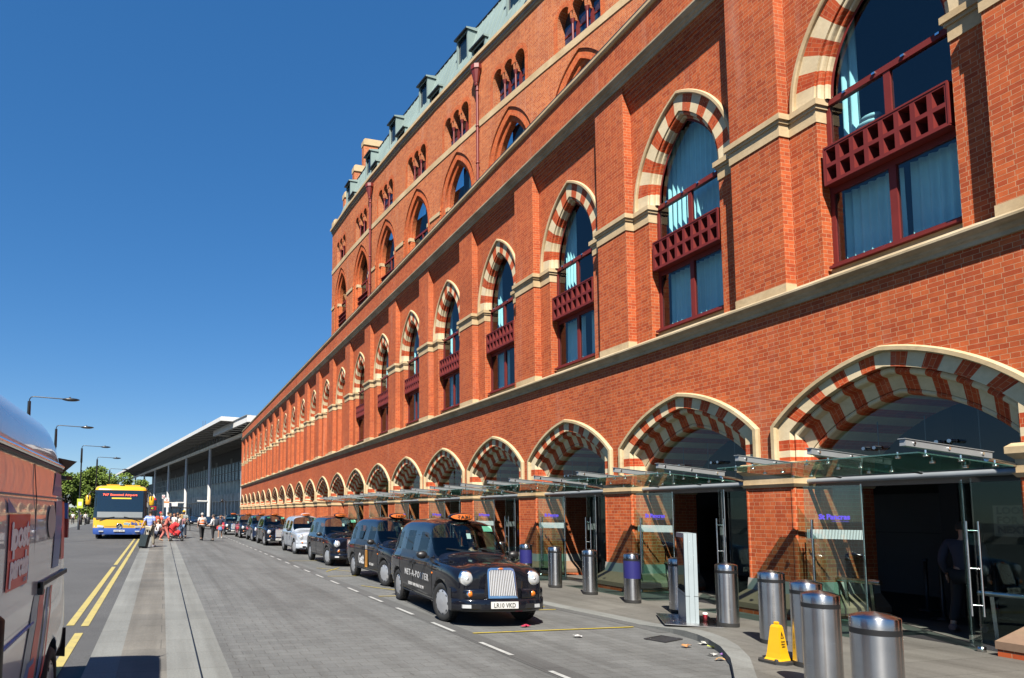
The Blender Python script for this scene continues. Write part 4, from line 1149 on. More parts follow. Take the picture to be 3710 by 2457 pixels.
    for s in (-1, 1): gh.tube([(s * .66, .40, 1.50), (s * .72, .50, 1.36), (s * .74, .47, 1.18), (s * .74, .40, 1.05)], .02, YH, 8); gh.tube([(s * .60, 1.0, 1.1), (s * .66, 1.05, 1.0), (s * .66, 1.1, .9)], .02, YH, 6)
    gh.build('grab_rail', root)
    for y in (-1.47, 1.415):
        for s in (-1, 1): wheel(root, s * .775, y, steer=(.22 if y < 0 else 0), s=s)
    return root
taxi0 = make_taxi()
def repaint(o, frm, to):
    for ch in o.children_recursive if hasattr(o, 'children_recursive') else []: pass
def set_paint(root, names, old, new):
    todo = kids(root)
    while todo:
        o = todo.pop(); todo += kids(o)
        if o.type == 'MESH' and (names is None or o.name.split('.')[0] in names):
            for sl in o.material_slots:
                if sl.material == old: sl.link = 'OBJECT'; sl.material = new
TAXIS = []
SPOTS = [(5.80, 12.15, -.086, 'glossy black taxi at the head of the rank with white lettering along its grey doors', 'LR10 VKD', None, None),
         (6.46, 17.75, .0, 'black taxi with an orange figure and white word on its door, second in the rank', 'LN12 GTT', None, None),
         (6.62, 24.6, .0, 'plain shiny black taxi with chrome grille between the wrapped taxi and the silver one', 'KE14 NYA', None, 'black'),
         (6.74, 31.5, .0, 'silver taxi, the only pale one in the rank', 'LJ09 XCA', 'silver', 'silver'),
         (6.52, 39.6, .0, 'black taxi waiting directly behind the silver taxi', 'GX07 CTO', None, 'black'),
         (6.55, 45.4, .0, 'dark navy taxi, second behind the silver taxi in the rank', 'LL08 TXB', 'navy', 'navy'),
         (6.35, 51.2, .0, 'black taxi with a pink side, next to the open pink door', 'LB11 RKE', None, 'pink'),
         (5.95, 58.6, -.06, 'black taxi at the back of the rank with its pink front door swung open', 'LD60 UZA', None, 'black')]
black0, matt0 = CAR['black'], CAR['matt']
for i, (x, y, rz, lab, plate, body, door) in enumerate(SPOTS):
    o = taxi0 if i == 0 else copy_tree(taxi0)
    o.location = (x - (.12 if i == 0 else .08), y, gz(x, y)); o.rotation_euler.z = rz; o.scale = (.92, 1, 1); tag(o, lab, 'taxi', 'taxis waiting in the rank')
    TAXIS.append(o)
for (x, y, rz, lab, plate, body, door), o in zip(SPOTS, TAXIS):
    if body: set_paint(o, ('body', 'roof_sign', 'bumper'), black0, CAR[body])
    if door: set_paint(o, ('door', 'rear_door'), matt0, CAR[door])
    if plate: number_plate(o, plate, -2.33, .385)
place_text(TAXIS[0], 'side_lettering', 'NET-A-PORTER', .175, WHT, (-.909, -.04, .635), (0, -1, .0), (0, 0, 1), .80, 1.25, .0015, fit=1.60)
place_text(TAXIS[0], 'side_lettering', 'ORDER BY 10AM, WEAR IT BY 5PM', .085, WHT, (-.909, -.02, .45), (0, -1, 0), (0, 0, 1), .60, 1.0, fit=1.05)
place_text(TAXIS[1], 'side_lettering', 'Gett', .40, WHT, (-.909, .45, .46), (0, -1, 0), (0, 0, 1), .72, .95, .012)
place_text(TAXIS[1], 'side_lettering', 'THE TAXI APP', .10, WHT, (-.909, -.50, .46), (0, -1, 0), (0, 0, 1), .6)
fig = MB()
OY = plain('orange_vinyl', (.85, .36, .03), .5)
fig.face([(-.909, .08, .38), (-.909, -.14, .38), (-.909, -.13, .86), (-.909, .06, .86)], OY); fig.face([(-.911, .0, .42), (-.911, -.06, .42), (-.911, -.06, .84), (-.911, .0, .84)], CAR['matt'])
for s in (.02, -.09): fig.face([(-.909, s + .02, .88), (-.909, s - .02, .88), (-.909, s - .01, 1.0), (-.909, s + .03, 1.0)], WHT)
fig.build('side_graphic', TAXIS[1])
# the open pink door of the last taxi
for c in kids(TAXIS[7]):
    if c.name.split('.')[0] == 'door': set_paint(TAXIS[7], ('door',), CAR['black'], CAR['pink'])
d = MB(); a = Vector((-.90, -.95, .36)); dr = Vector((-.86, .42, 0)).normalized()
d.obox(tuple(a + dr * .55 + Vector((0, 0, .36))), dr * .55, (.42 * .03, .86 * .03, 0), (0, 0, .34), CAR['pink'])
d.obox(tuple(a + dr * .55 + Vector((0, 0, .03))), dr * .55, (.42 * .032, .86 * .032, 0), (0, 0, .09), MT['black'])
for t, z0, z1 in ((.05, .7, .9), (1.05, .7, 1.25)): d.bar(tuple(a + dr * t + Vector((0, 0, z0))), tuple(a + dr * (t if t > .5 else t + .45) + Vector((0, 0, 1.25))), .05, .05, CAR['black'])
d.bar(tuple(a + dr * .5 + Vector((0, 0, 1.25))), tuple(a + dr * 1.05 + Vector((0, 0, 1.25))), .05, .05, CAR['black'])
d.bar(tuple(a + dr * .02 + Vector((-.02, -.04, .45))), tuple(a + dr * 1.08 + Vector((-.02, -.04, .47))), .02, .05, WHT)
d.build('open_door', TAXIS[7])
# ---------------------------------------------------------------- the glass and concrete extension beyond the arcade
EO = Vector((8.65, 136.5, 0)); ED = Vector((-.160, .987, 0)).normalized(); EN = Vector((.987, .160, 0)).normalized()
def eP(t, o, z): v = EO + ED * t + EN * o; return (v.x, v.y, z)
ext = thing('extension_building', 'long glass and concrete station extension with tall white columns and an overhanging flat roof', 'building', tuple(EO))
def ebuild(mb, name, parent=None):
    o = mb.build(name, parent or ext)
    if parent is None: o.location = -EO
    return o
TEAL = plain('teal_glazing', (.85, 1.25, 1.2), .3, 0, .3, .5); LOUV = plain('blue_grey_glazing', (.62, .82, .88), .25, 0, .2, .4); SOFF = plain('roof_soffit', (.28, .28, .27), .7); VOID = plain('dark_backing', (.03, .032, .036), .6)
PALE = plain('pale_concrete', (1.15, 1.12, 1.04), .85, 0, .25, .6)
T0, T1 = -30, 150
mb = MB()
def ebox(m, ta, tb, oa, ob, za, zb, mat):
    b = len(m.v); P = [eP(t, o, z) for z in (za, zb) for o in (oa, ob) for t in (ta, tb)]
    m.v.extend(P)
    for q in ((0, 2, 3, 1), (4, 5, 7, 6), (0, 1, 5, 4), (2, 6, 7, 3), (0, 4, 6, 2), (1, 3, 7, 5)): m.idx([b + i for i in q], mat)
ebox(mb, T0, T1, -5.2, 45, 17.0, 17.12, SOFF); ebox(mb, T0, T1, -5.28, -5.2, 16.9, 17.5, MT['white']); ebox(mb, T0, T1, -5.2, 45, 17.2, 17.6, MT['white']); ebox(mb, T0 - .1, T0, -5.2, 45, 16.9, 17.6, MT['white'])
for t in range(T0, T1, 3): ebox(mb, t, t + .12, -5.2, 12, 16.86, 17.0, SOFF)
for o in (-3, -1, 1, 3, 5, 7, 9): ebox(mb, T0, T1, o, o + .1, 16.9, 17.0, SOFF)
ebuild(mb, 'roof')
mb = MB(); ebox(mb, T0, T1, -.25, .25, 15.2, 15.75, PALE); ebuild(mb, 'edge_beam')
mb = MB()
for i in range(60):
    t = T0 + 2 + i * 2.8
    if t < T1:
        mb.bar(eP(t - .5, 0, 17.0), eP(t, 0, 15.7), .16, .16, MT['grey']); mb.bar(eP(t + .5, 0, 17.0), eP(t, 0, 15.7), .16, .16, MT['grey'])
ebuild(mb, 'roof_struts')
for i in range(-1, 6):
    p = eP(25.2 * i, 0, 0); mb = MB(); mb.lathe([(.34, -.2), (.37, 4), (.36, 9), (.28, 15.2)], p, MT['white'], 18); ebuild(mb, 'column')
    if i in (0, 1): q = eP(25.2 * i, -1.2, 4.35); mb = MB(); mb.obox(q, EN * 1.2, ED * .3, (0, 0, .12), MT['white']); ebuild(mb, 'sign_arm')
mb = MB(); ebox(mb, T0, T1, 9.6, 9.8, 4.6, 17, VOID); ebox(mb, T0, T1, 7.9, 9.7, 13.2, 13.3, VOID)  # near-black sheet: shade of the void under the roof put into the colour
for j in range(10): ebox(mb, -12 + j * 15, -10 + j * 15, 9.5, 9.6, 13.8 , 15.0, SOFF)
ebuild(mb, 'void_sheet')
mb = MB(); 
for za, zb, m in ((11.35, 13.2, LOUV), (9.2, 11.2, LOUV)):
    mb.face([eP(T0, 7.8, za), eP(T1, 7.8, za), eP(T1, 7.8, zb), eP(T0, 7.8, zb)], m)
mb.face([eP(T0, 8.2, 6.2), eP(T1, 8.2, 6.2), eP(T1, 8.2, 9.2), eP(T0, 8.2, 9.2)], TEAL)
gl = ebuild(mb, 'glazing')
mb = MB()
for t in range(T0, T1, 3): ebox(mb, t, t + .14, 7.66, 7.8, 9.2, 13.25, MT['black'])
for t in range(T0, T1, 1): ebox(mb, t, t + .05, 7.74, 7.8, 9.2, 13.25, MT['dark_steel'])
for z in (9.15, 11.2, 13.2): ebox(mb, T0, T1, 7.62, 7.85, z, z + .16, MT['black'])
for z in (9.6, 10.0, 10.4, 10.8, 11.75, 12.15, 12.55, 12.9): ebox(mb, T0, T1, 7.76, 7.8, z, z + .07, MT['dark_steel'])
mb.build('mullions', gl)
mb = MB()
for t in range(T0, T1, 3):
    ebox(mb, t, t + .35, 7.5, 8.2, 6.2, 9.15, PALE); ebox(mb, t + 1.4, t + 1.48, 8.0, 8.2, 6.2, 9.1, MT['grey'])
    ebox(mb, t + .6, t + 1.3, 8.1, 8.18, 7.2, 9.15, LOUV)
ebuild(mb, 'concrete_fins')
mb = MB(); ebox(mb, T0, T1, 7.0, 9.5, 4.6, 6.2, PALE)
for t in range(T0, T1, 3): ebox(mb, t, t + .3, 6.3, 7.0, 4.7, 6.25, PALE)
ebuild(mb, 'concrete_band')
mb = MB()
for t in range(T0, T1, 3): ebox(mb, t, t + .5, 7.1, 8.0, -.2, 4.6, PALE)
ebuild(mb, 'ground_columns')
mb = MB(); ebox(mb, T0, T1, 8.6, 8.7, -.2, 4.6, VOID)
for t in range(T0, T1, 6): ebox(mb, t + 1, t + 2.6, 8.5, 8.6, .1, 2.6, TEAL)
ebuild(mb, 'shop_front')
# white glazed canopy joining the two buildings
link = thing('link_canopy', 'white steel and glass canopy jutting past the far end of the brick arcade', 'canopy', (10.2, 109, 0))
A, B_ = Vector((8.3, 120.1, 16.4)), Vector((11.95, 98.95, 16.4)); dd = (B_ - A).normalized(); nn = Vector((-dd.y, dd.x, 0)); nn = nn if nn.x > 0 else -nn
mb = MB(); mb.bar(A, B_, .5, 1.0, MT['white']); mb.bar(A + Vector((0, 0, .55)), B_ + Vector((0, 0, .55)), .8, .12, MT['grey'])
mb.bar(B_, B_ + nn * 9, .4, 1.0, MT['white']); mb.bar(A, A + nn * 9, .4, .9, MT['white'])
o = mb.build('edge_beam', link); o.location = (-10.2, -109, 0)
mb = MB(); TRL = plain('translucent_panel', (.85, .86, .80), .5)
mb.face([A + Vector((0, 0, -.3)), B_ + Vector((0, 0, -.3)), B_ + nn * 9 + Vector((0, 0, -.3)), A + nn * 9 + Vector((0, 0, -.3))], TRL)
o = mb.build('soffit_panels', link); o.location = (-10.2, -109, 0)
mb = MB()
for i in range(9): p = A.lerp(B_, i / 8) + Vector((0, 0, -.4)); mb.bar(p, p + nn * 9, .14, .2, MT['dark_steel'])
for j in (3, 6): mb.bar(A + nn * j + Vector((0, 0, -.4)), B_ + nn * j + Vector((0, 0, -.4)), .12, .18, MT['dark_steel'])
o = mb.build('ribs', link); o.location = (-10.2, -109, 0)
# tower crane far away
mb = MB(); m = plain('crane_blue', (.10, .16, .28), .5)
for s in (-1, 1):
    for q in (-1, 1): mb.bar((21.2 + s * .7, 400 + q * .7, 0), (21.2 + s * .7, 400 + q * .7, 58), .25, .25, m)
for i in range(28):
    s = 1 if i % 2 else -1; mb.bar((21.2 - s * .7, 399.3, 2 * i), (21.2 + s * .7, 399.3, 2 * i + 2), .18, .18, m)
tag(mb.build('crane_mast'), 'blue lattice crane mast far off above the extension roof', 'crane')

# ---------------------------------------------------------------- street lamps
def street_lamp():
    r = thing('street_lamp', 'x', 'street lamp'); m = MT['black_paint']
    p = MB(); p.tube([(0, 0, 0), (0, 0, 1.1), (0, 0, 1.15), (0, 0, 6.6), (0, 0, 6.65), (0, 0, 8.0)], [.11, .11, .075, .065, .10, .09], m, 12); p.build('post', r)
    a = MB(); a.tube([(0, 0, 7.95), (.01, 0, 8.12), (.09, 0, 8.24), (.25, 0, 8.27), (1.75, 0, 8.22)], .03, m, 8); a.build('arm', r)
    h = MB(); h.ball((2.15, 0, 8.2), (.48, .19, .09), m, 18, 8); h.lathe([(0, 0), (.05, 0), (.05, .07), (0, .09)], (2.1, 0, 8.27), m, 8); ho = h.build('lamp_head', r)
    l = MB(); l.ball((2.15, 0, 8.155), (.36, .14, .055), MT['grey'], 14, 6); l.build('lens', ho)
    return r
L0 = street_lamp()
for i, (x, y, lab) in enumerate(((-7.5, 38.8, 'tall black street lamp over the parcel van, its arm highest in the sky'), (-8.0, 51.3, 'black street lamp just over the rear edge of the parcel van'),
        (-7.96, 66.3, 'black street lamp carrying a small yellow green banner on its post'), (-7.84, 79.6, 'black street lamp next beyond the one with the banner'), (-8.07, 100.2, 'last black street lamp of the row, its head just over the yellow coach roof'))):
    o = L0 if i == 0 else copy_tree(L0); o.location = (x, y, -.05); tag(o, lab, 'street lamp', 'street lamps along the far kerb')
mb = MB(); BN = plain('yellow_green_banner', (.55, .65, .06), .6)
mb.box(-.27, .27, -.02, .02, 2.2, 3.1, BN); mb.box(-.15, .15, -.025, -.02, 2.45, 2.8, MT['white']); o = mb.build('banner'); o.location = (-7.9, 66.15, 0)
tag(o, 'small yellow green banner fixed to a street lamp post', 'banner')

# ---------------------------------------------------------------- trees of the gardens at the end of the road
def leaf_mat(name, c1, c2):
    m, nt, b = new_mat(name)
    oi = N(nt, 'ShaderNodeNewGeometry'); co = objco(nt)
    n1 = noise(nt, co, .9, 3); c = mixc(nt, ramp(nt, n1, [(.3, (0,) * 3), (.7, (1,) * 3)]), (*c1, 1), (*c2, 1))
    rv = ramp(nt, oi.outputs['Random Per Island'], [(0, (.7,) * 3), (1, (1.3,) * 3)]); c = mixc(nt, 1., c, rv, 'MULTIPLY')
    nt.links.new(c, b.inputs['Base Color']); b.inputs['Roughness'].default_value = .6
    b.inputs['Specular IOR Level'].default_value = .25
    return m
LEAF = leaf_mat('foliage', (.040, .072, .010), (.115, .160, .024)); BARK = plain('bark', (.07, .05, .035), .9)
def tree(x, y, h, w, label, seed):
    rn = random.Random(seed); r = thing('tree', label, 'tree', (x, y, -.1), 0, 'trees at the end of the road')
    t = MB(); t.tube([(0, 0, 0), (.1, 0, h * .25), (0, .1, h * .5), (.05, 0, h * .8)], [.30, .24, .18, .06], BARK, 8)
    lobes = []
    for i in range(16):
        a = rn.random() * 6.28; q = rn.random() ** .5; zz = h * (.34 + .56 * rn.random()); rad = w * .5 * q * sqrt(max(.15, 1 - ((zz / h - .55) / .5) ** 2))
        c = Vector((rad * cos(a), rad * sin(a), zz)); lobes.append((c, w * (.15 + .11 * rn.random())))
        t.tube([(0, 0, h * .3), tuple(c * .6 + Vector((0, 0, h * .1))), tuple(c)], [.10, .06, .02], BARK, 5)
    t.build('trunk', r)
    m = MB()
    for c, s in lobes:
        for k in range(330):
            d = Vector((rn.gauss(0, 1), rn.gauss(0, 1), rn.gauss(0, 1))).normalized() * s * (.55 + .5 * rn.random())
            p = c + Vector((d.x, d.y, d.z * .8)); u = Vector((rn.gauss(0, 1), rn.gauss(0, 1), rn.gauss(0, 1))).normalized(); v = u.orthogonal().normalized(); L = .17 + .15 * rn.random()
            m.face([p - u * L, p + v * L * .55, p + u * L, p - v * L * .55], LEAF)
    m.build('crown', r)
TR = ((-23.5, 132, 10.5, 8.5, 'green tree half hidden behind the parcel van'), (-18.3, 131, 10.0, 7.5, 'broad green tree beside the rear of the parcel van'), (-13.6, 133, 10.6, 8.2, 'tall rounded tree rising between the lamp posts and the coach roof'),
      (-9.4, 138, 9.8, 8.5, 'green tree whose crown shows just over the coach roof'), (-7.2, 148, 9.6, 8.0, 'green tree under the far tip of the extension roof'), (-16, 152, 12.6, 9, 'dark tree rising behind the gap of the two broad ones'), (-27, 150, 13, 10, 'tall tree behind the van roof in the second row'))
for i, (x, y, h, w, lab) in enumerate(TR): tree(x, y, h, w, lab, i + 5)
mb = MB(); m = MT['black_paint']
for i in range(90): mb.box(-27 + i * .2, -26.97 + i * .2, 121, 121.03, 0, 1.5, m)
for z in (.2, 1.35): mb.box(-27, -9, 120.99, 121.04, z, z + .06, m)
tag(mb.build('iron_railing'), 'black iron railing in front of the garden trees', 'railing')
mb = MB(); mb.box(-27, -9, 121.3, 121.6, -.1, .5, MT['concrete']); HED = LEAF
rn = random.Random(3)
for k in range(2600):
    p = Vector((-27 + 18 * rn.random(), 122 + .8 * rn.random(), .3 + 2.3 * rn.random())); u = Vector((rn.gauss(0, 1), rn.gauss(0, 1), rn.gauss(0, 1))).normalized(); v = u.orthogonal().normalized(); L = .2 + .15 * rn.random()
    mb.face([p - u * L, p + v * L * .55, p + u * L, p - v * L * .55], LEAF)
tag(mb.build('hedge'), 'dark hedge growing behind the iron railing', 'hedge')

# ---------------------------------------------------------------- yellow and blue coach
CY = paint_mat('coach_yellow', (.78, .44, .012), .18); CB = paint_mat('coach_blue', (.035, .105, .42), .2); RED_LED = plain('red_led_text', (.6, .06, .03), .5, emit=((1, .12, .05), .5))
coach = thing('coach', 'yellow and blue airport coach with a big dark windscreen standing at the kerb', 'coach', (-2.95, 45.9, .0))
def coach_ring(z, w, yf, rc, L=11.5):
    p = [(-w, L)]
    for k in range(7): a = pi + (pi / 2) * k / 6; p.append((-w + rc + rc * cos(a), yf + rc + rc * sin(a)))
    for i in range(1, 6): x = lerp(-w + rc, w - rc, i / 6); p.append((x, yf - .10 * (1 - (x / w) ** 2)))
    for k in range(7): a = 1.5 * pi + (pi / 2) * k / 6; p.append((w - rc + rc * cos(a), yf + rc + rc * sin(a)))
    p.append((w, L)); return [(x, y, z) for x, y in p]
LV = [(.34, 1.25, .06, .25), (.50, 1.275, .0, .25), (.72, 1.275, .02, .25), (.74, 1.275, .02, .25), (1.28, 1.275, .07, .25), (1.34, 1.275, .08, .25), (3.06, 1.24, .34, .25), (3.10, 1.24, .35, .25), (3.26, 1.20, .48, .3), (3.34, 1.05, .72, .4)]
rings = [coach_ring(*l) for l in LV]
def cmat(i, j):
    nj = len(rings[0]) - 1; front = 2 <= j <= nj - 3
    if i < 2: return CB
    if i == 2: return CB
    if i < 5: return CY
    if i == 5: return MT['dark_glass'] if (front or True) else CY
    return CY
mb = MB(); mb.grid(rings, CY, True, matf=cmat)
mb.face(list(reversed(rings[-1])), CY); mb.face(rings[0], MT['black']); mb.face([rings[0][0]] + [r[0] for r in rings[1:]] + [r[-1] for r in reversed(rings)], CY)
mb.build('body', coach)
def front_y(z): return interp(z, [(l[0], l[2]) for l in LV])
def cf(x, z): return front_y(z) - .10 * (1 - (x / 1.275) ** 2)
ws = MB()
def band_(z0, z1, x0, x1, off, mat, mb_, n=10):
    mb_.grid([[(lerp(x0, x1, i / n), cf(lerp(x0, x1, i / n), z) - off, z) for z in (z0, lerp(z0, z1, .5), z1)] for i in range(n + 1)], mat, True)
band_(1.38, 3.02, -1.10, 1.10, .012, MT['dark_glass'], ws); ws.build('windscreen', coach)
d = MB(); GD = plain('grey_dashboard', (.20, .23, .25), .7); band_(1.38, 1.72, -1.08, 1.08, .02, GD, d); band_(1.27, 1.39, -1.14, 1.14, .018, MT['black'], d); d.build('dashboard', coach)
y_ = MB(); band_(2.52, 2.60, -.42, .52, .024, plain('yellow_visor', (.75, .60, .03), .5), y_); y_.build('sun_visor', coach)
place_text(coach, 'destination_display', '767 Stansted Airport', .17, RED_LED, (-.02, cf(0, 2.78) - .05, 2.72), (1, 0, 0), (0, .16, 1), .86, 1.05, .006, fit=1.65)
f = MB(); band_(.80, .86, -.70, .70, .012, plain('coach_seam', (.45, .25, .01), .5), f); f.build('bonnet_seam', coach)
for s in (-1, 1):
    h = MB(); P_ = [(s * .74, .86), (s * 1.17, .95), (s * 1.21, .78), (s * .76, .755)]; h.face([(x, cf(x, z) - .05 + .12 * (abs(x) > 1), z) for x, z in P_], LENS); h.build('headlight', coach)
    h = MB(); h.obox((s * .86, cf(.86, .55) - .01, .54), (.11, 0, 0), (0, .03, 0), (0, 0, .035), LENS); h.build('fog_lamp', coach)
    m = MB(); m.tube([(s * 1.22, .35, 2.88), (s * 1.42, .05, 2.95), (s * 1.50, .0, 2.75)], .035, MT['black'], 8); m.tube([(s * 1.50, .0, 2.72), (s * 1.51, .0, 2.66), (s * 1.515, .0, 2.18), (s * 1.52, .0, 2.12)], [.06, .125, .135, .08], CY, 10); m.obox((s * 1.5, -.12, 2.60), (.022, 0, 0), (0, .02, 0), (0, 0, .14), MT['black']); m.build('wing_mirror', coach)
    w = MB(); x0 = s * .1 if s > 0 else -1.0; w.bar((s * .2 if s > 0 else -1.0, cf(.3, 1.4) - .05, 1.42 if s > 0 else 1.28), (s * .95 if s > 0 else -.25, cf(.6, 1.4) - .06, 1.25 if s > 0 else 1.41), .03, .04, MT['black']); w.build('wiper', coach)
    for yy in (2.4, 8.6): wheel(coach, s * 1.12, yy, .48, .28, 0, s, MT['grey'])
st = MB(); st.lathe([(.0, -.005), (.13, -.005), (.145, -.02), (.155, -.02), (.16, .0)], (0, cf(0, .85) - .02, .86), MT['black'], 20, True, 'y', matf=lambda i: MT['black'] if i < 1 else MT['chrome'])
for k in range(3): a = pi / 2 + k * 2 * pi / 3; st.face([(.12 * cos(a), cf(0, .85) - .035, .86 + .12 * sin(a)), (.028 * cos(a + 1.05), cf(0, .85) - .035, .86 + .028 * sin(a + 1.05)), (.028 * cos(a - 1.05), cf(0, .85) - .035, .86 + .028 * sin(a - 1.05))], MT['chrome'])
st.build('star_badge', coach)
o_ = number_plate(coach, 'BG66 VXK', cf(0, .55) - .03, .57)
BLT = plain('coach_blue_text', (.04, .09, .35), .5); LBT = plain('pale_blue_text', (.25, .55, .75), .5); ORT = plain('orange_text', (.70, .22, .02), .5)
place_text(coach, 'lettering', 'stansted', .14, ORT, (.52, cf(.5, 1.2) - .03, 1.13), (1, 0, 0), (0, 0, 1), .95, 1.1)
place_text(coach, 'lettering', 'city', .24, LBT, (.36, cf(.4, 1.0) - .03, .94), (1, 0, 0), (0, 0, 1), .9, 1., .006)
place_text(coach, 'lettering', 'link', .24, BLT, (.72, cf(.6, 1.0) - .02, .94), (1, 0, 0), (0, 0, 1), .9, 1., .010)
for x in (1.0, 1.13):
    m = MB(); m.lathe([(0, -.01), (.05, -.01)], (x - .02, cf(1.0, 1.0) - .0, 1.02), BLT, 14, False, 'y'); m.lathe([(0, -.013), (.02, -.013)], (x - .02, cf(1.0, 1.0) - .0, 1.02), MT['white'], 8, False, 'y'); m.build('round_symbol', coach)
m = MB(); m.box(-.75, -.1, 1.2, 2.2, 3.3, 3.44, CY); m.box(.15, .9, 1.0, 2.4, 3.3, 3.42, CY); m.build('roof_hatch', coach)
coach.scale = (1.34, 1, 1.09)

# red double-decker far behind the coach
bus = thing('double_decker', 'red double-decker bus half hidden behind the yellow coach', 'bus', (-2.75, 118, .1))
RB = paint_mat('bus_red', (.40, .012, .015), .2)
def bus_ring(z, w, y0, r=.25, L=10): 
    p = [(-w, L)] + [(-w + r + r * cos(pi + pi / 2 * k / 4), y0 + r + r * sin(pi + pi / 2 * k / 4)) for k in range(5)] + [(w - r + r * cos(1.5 * pi + pi / 2 * k / 4), y0 + r + r * sin(1.5 * pi + pi / 2 * k / 4)) for k in range(5)] + [(w, L)]
    return [(x, y, z) for x, y in p]
br_ = [bus_ring(z, w, y) for z, w, y in ((.3, 1.25, .05), (1.0, 1.26, 0), (1.1, 1.26, 0), (2.2, 1.26, .04), (2.3, 1.26, .05), (2.75, 1.26, .07), (2.85, 1.26, .08), (3.95, 1.22, .2), (4.05, 1.2, .23), (4.3, 1.05, .5))]
mb = MB(); mb.grid(br_, RB, True, matf=lambda i, j: MT['dark_glass'] if i in (2, 6) else RB); mb.face(list(reversed(br_[-1])), RB); mb.face([r[0] for r in br_] + [r[-1] for r in reversed(br_)], RB); mb.build('body', bus)
mb = MB(); mb.box(-.9, .9, .0, .03, 2.33, 2.72, MT['black']); mb.build('destination_blind', bus); place_text(bus, 'route_number', '43', .36, plain('blind_yellow', (.7, .75, .05), .5, emit=((.8, 1, .1), .3)), (.5, -.01, 2.38), (1, 0, 0), (0, 0, 1))
for s in (-1, 1):
    for yy in (2, 7): wheel(bus, s * 1.1, yy, .48, .28, 0, s)

# bus stop flag, timetable board and shelter
bs = thing('bus_stop', 'bus stop post with a red roundel flag and white panels beside the queue', 'bus stop', (-.2, 59.5, gz(-.2, 59.5)))
mb = MB(); mb.tube([(0, 0, 0), (0, 0, 3.1)], .045, MT['grey'], 8); mb.build('post', bs)
mb = MB(); mb.box(-.13, .13, -.03, .03, 2.85, 3.2, MT['white']); mb.lathe([(0, -.04), (.10, -.04)], (0, 0, 3.03), plain('roundel_red', (.55, .02, .03), .5), 16, False, 'y'); mb.lathe([(0, -.045), (.055, -.045)], (0, 0, 3.03), MT['white'], 12, False, 'y'); mb.build('flag', bs)
mb = MB(); mb.box(.06, .50, -.03, .03, 2.1, 2.95, MT['white']); mb.box(.06, .50, -.036, -.03, 2.5, 2.62, plain('stop_orange', (.75, .25, .02), .5)); mb.lathe([(0, -.04), (.09, -.04)], (.28, 0, 2.78), bpy.data.materials['roundel_red'], 14, False, 'y'); mb.lathe([(0, -.045), (.05, -.045)], (.28, 0, 2.78), MT['white'], 12, False, 'y'); mb.build('panel', bs)
sh = thing('bus_shelter', 'bus shelter with a flat dark roof and blank white panel behind the crowd', 'shelter', (1.3, 60.5, gz(1.3, 60.5)))
mb = MB(); mb.box(-.85, .95, -.6, .6, 2.02, 2.12, MT['black']); mb.build('roof', sh)
for x in (-.8, .0, .9): mb = MB(); mb.tube([(x, 0, 0), (x, 0, 2.02)], .035, MT['black'], 8); mb.build('post', sh)
mb = MB(); mb.box(-1.0, -.25, -.66, -.62, 2.2, 2.56, MT['white']); mb.build('panel', sh)

# parked cars in front of the extension
def car_shell(root, paint):
    st = [(-2.1, .55, .45, .62, .68, .4), (-2.05, .78, .30, .68, .76, .5), (-1.6, .86, .25, .80, .88, .55), (-1.0, .88, .24, .88, .97, .60), (-.35, .88, .24, .92, 1.40, .58), (.3, .88, .24, .93, 1.47, .58), (1.2, .88, .24, .93, 1.42, .58), (1.85, .85, .26, .90, 1.05, .60), (2.05, .78, .32, .82, .95, .5), (2.12, .6, .45, .7, .8, .4)]
    sec = []
    for y, w, zb, zs, zt, wr in st:
        h = [(w * .9, y, zb), (w, y, zb + .1), (w, y, zs - .06), (w - .04, y, zs), (lerp(w, wr, .5), y, lerp(zs, zt, .55)), (wr, y, zt - .04), (0, y, zt)]
        sec.append(h + [(-a, b, c) for a, b, c in reversed(h[:-1])])
    mb = MB(); n = len(sec[0]); mb.mats += [paint, MT['dark_glass']]
    for s_ in sec: mb.v.extend(s_)
    for i in range(len(st) - 1):
        for j in range(n):
            k = j if j < 6 else 11 - j; g = (k in (3, 4) and 3 <= i <= 6) or (k == 5 and i in (3, 6))
            mb.f.append([i * n + j, i * n + (j + 1) % n, (i + 1) * n + (j + 1) % n, (i + 1) * n + j]); mb.mi.append(1 if g else 0); mb.uv.append([(0, 0)] * 4); mb.sm.append(True)
    mb.f.append(list(reversed(range(n)))); mb.f.append(list(range((len(st) - 1) * n, len(st) * n)))
    for _ in range(2): mb.mi.append(0); mb.uv.append([(0, 0)] * n); mb.sm.append(True)
    o = mb.build('shell'); md = o.modifiers.new('s', 'SUBSURF'); md.levels = md.render_levels = 1
    me = bake(o); bpy.data.objects.remove(o)
    split_by_mat(me, [('body', [0], {0: paint}), ('window', [1], {1: MT['dark_glass']})], root)
def parked_car(x, y, rz, paint, label):
    r = thing('parked_car', label, 'car', (x, y, .03), rz, 'cars standing in front of the extension'); car_shell(r, paint)
    for s in (-1, 1):
        h = MB(); h.ball((s * .62, -2.03, .66), (.14, .06, .07), LENS, 10, 6); h.build('headlight', r)
        for yy in (-1.3, 1.35): wheel(r, s * .80, yy, .31, .2, 0, s)
    number_plate(r, 'LM06 HKE', -2.13, .45); return r
parked_car(5.0, 78, .1, CAR['black'], 'black car parked beyond the steward in the orange vest')
parked_car(3.9, 92, .05, CAR['black'], 'black car far off behind the bus shelter')
parked_car(6.6, 68, .0, CAR['blue'], 'pale blue car at the very back of the taxi rank')
parked_car(7.2, 88, .0, CAR['silver'], 'silver car behind the pale blue one at the far kerb')

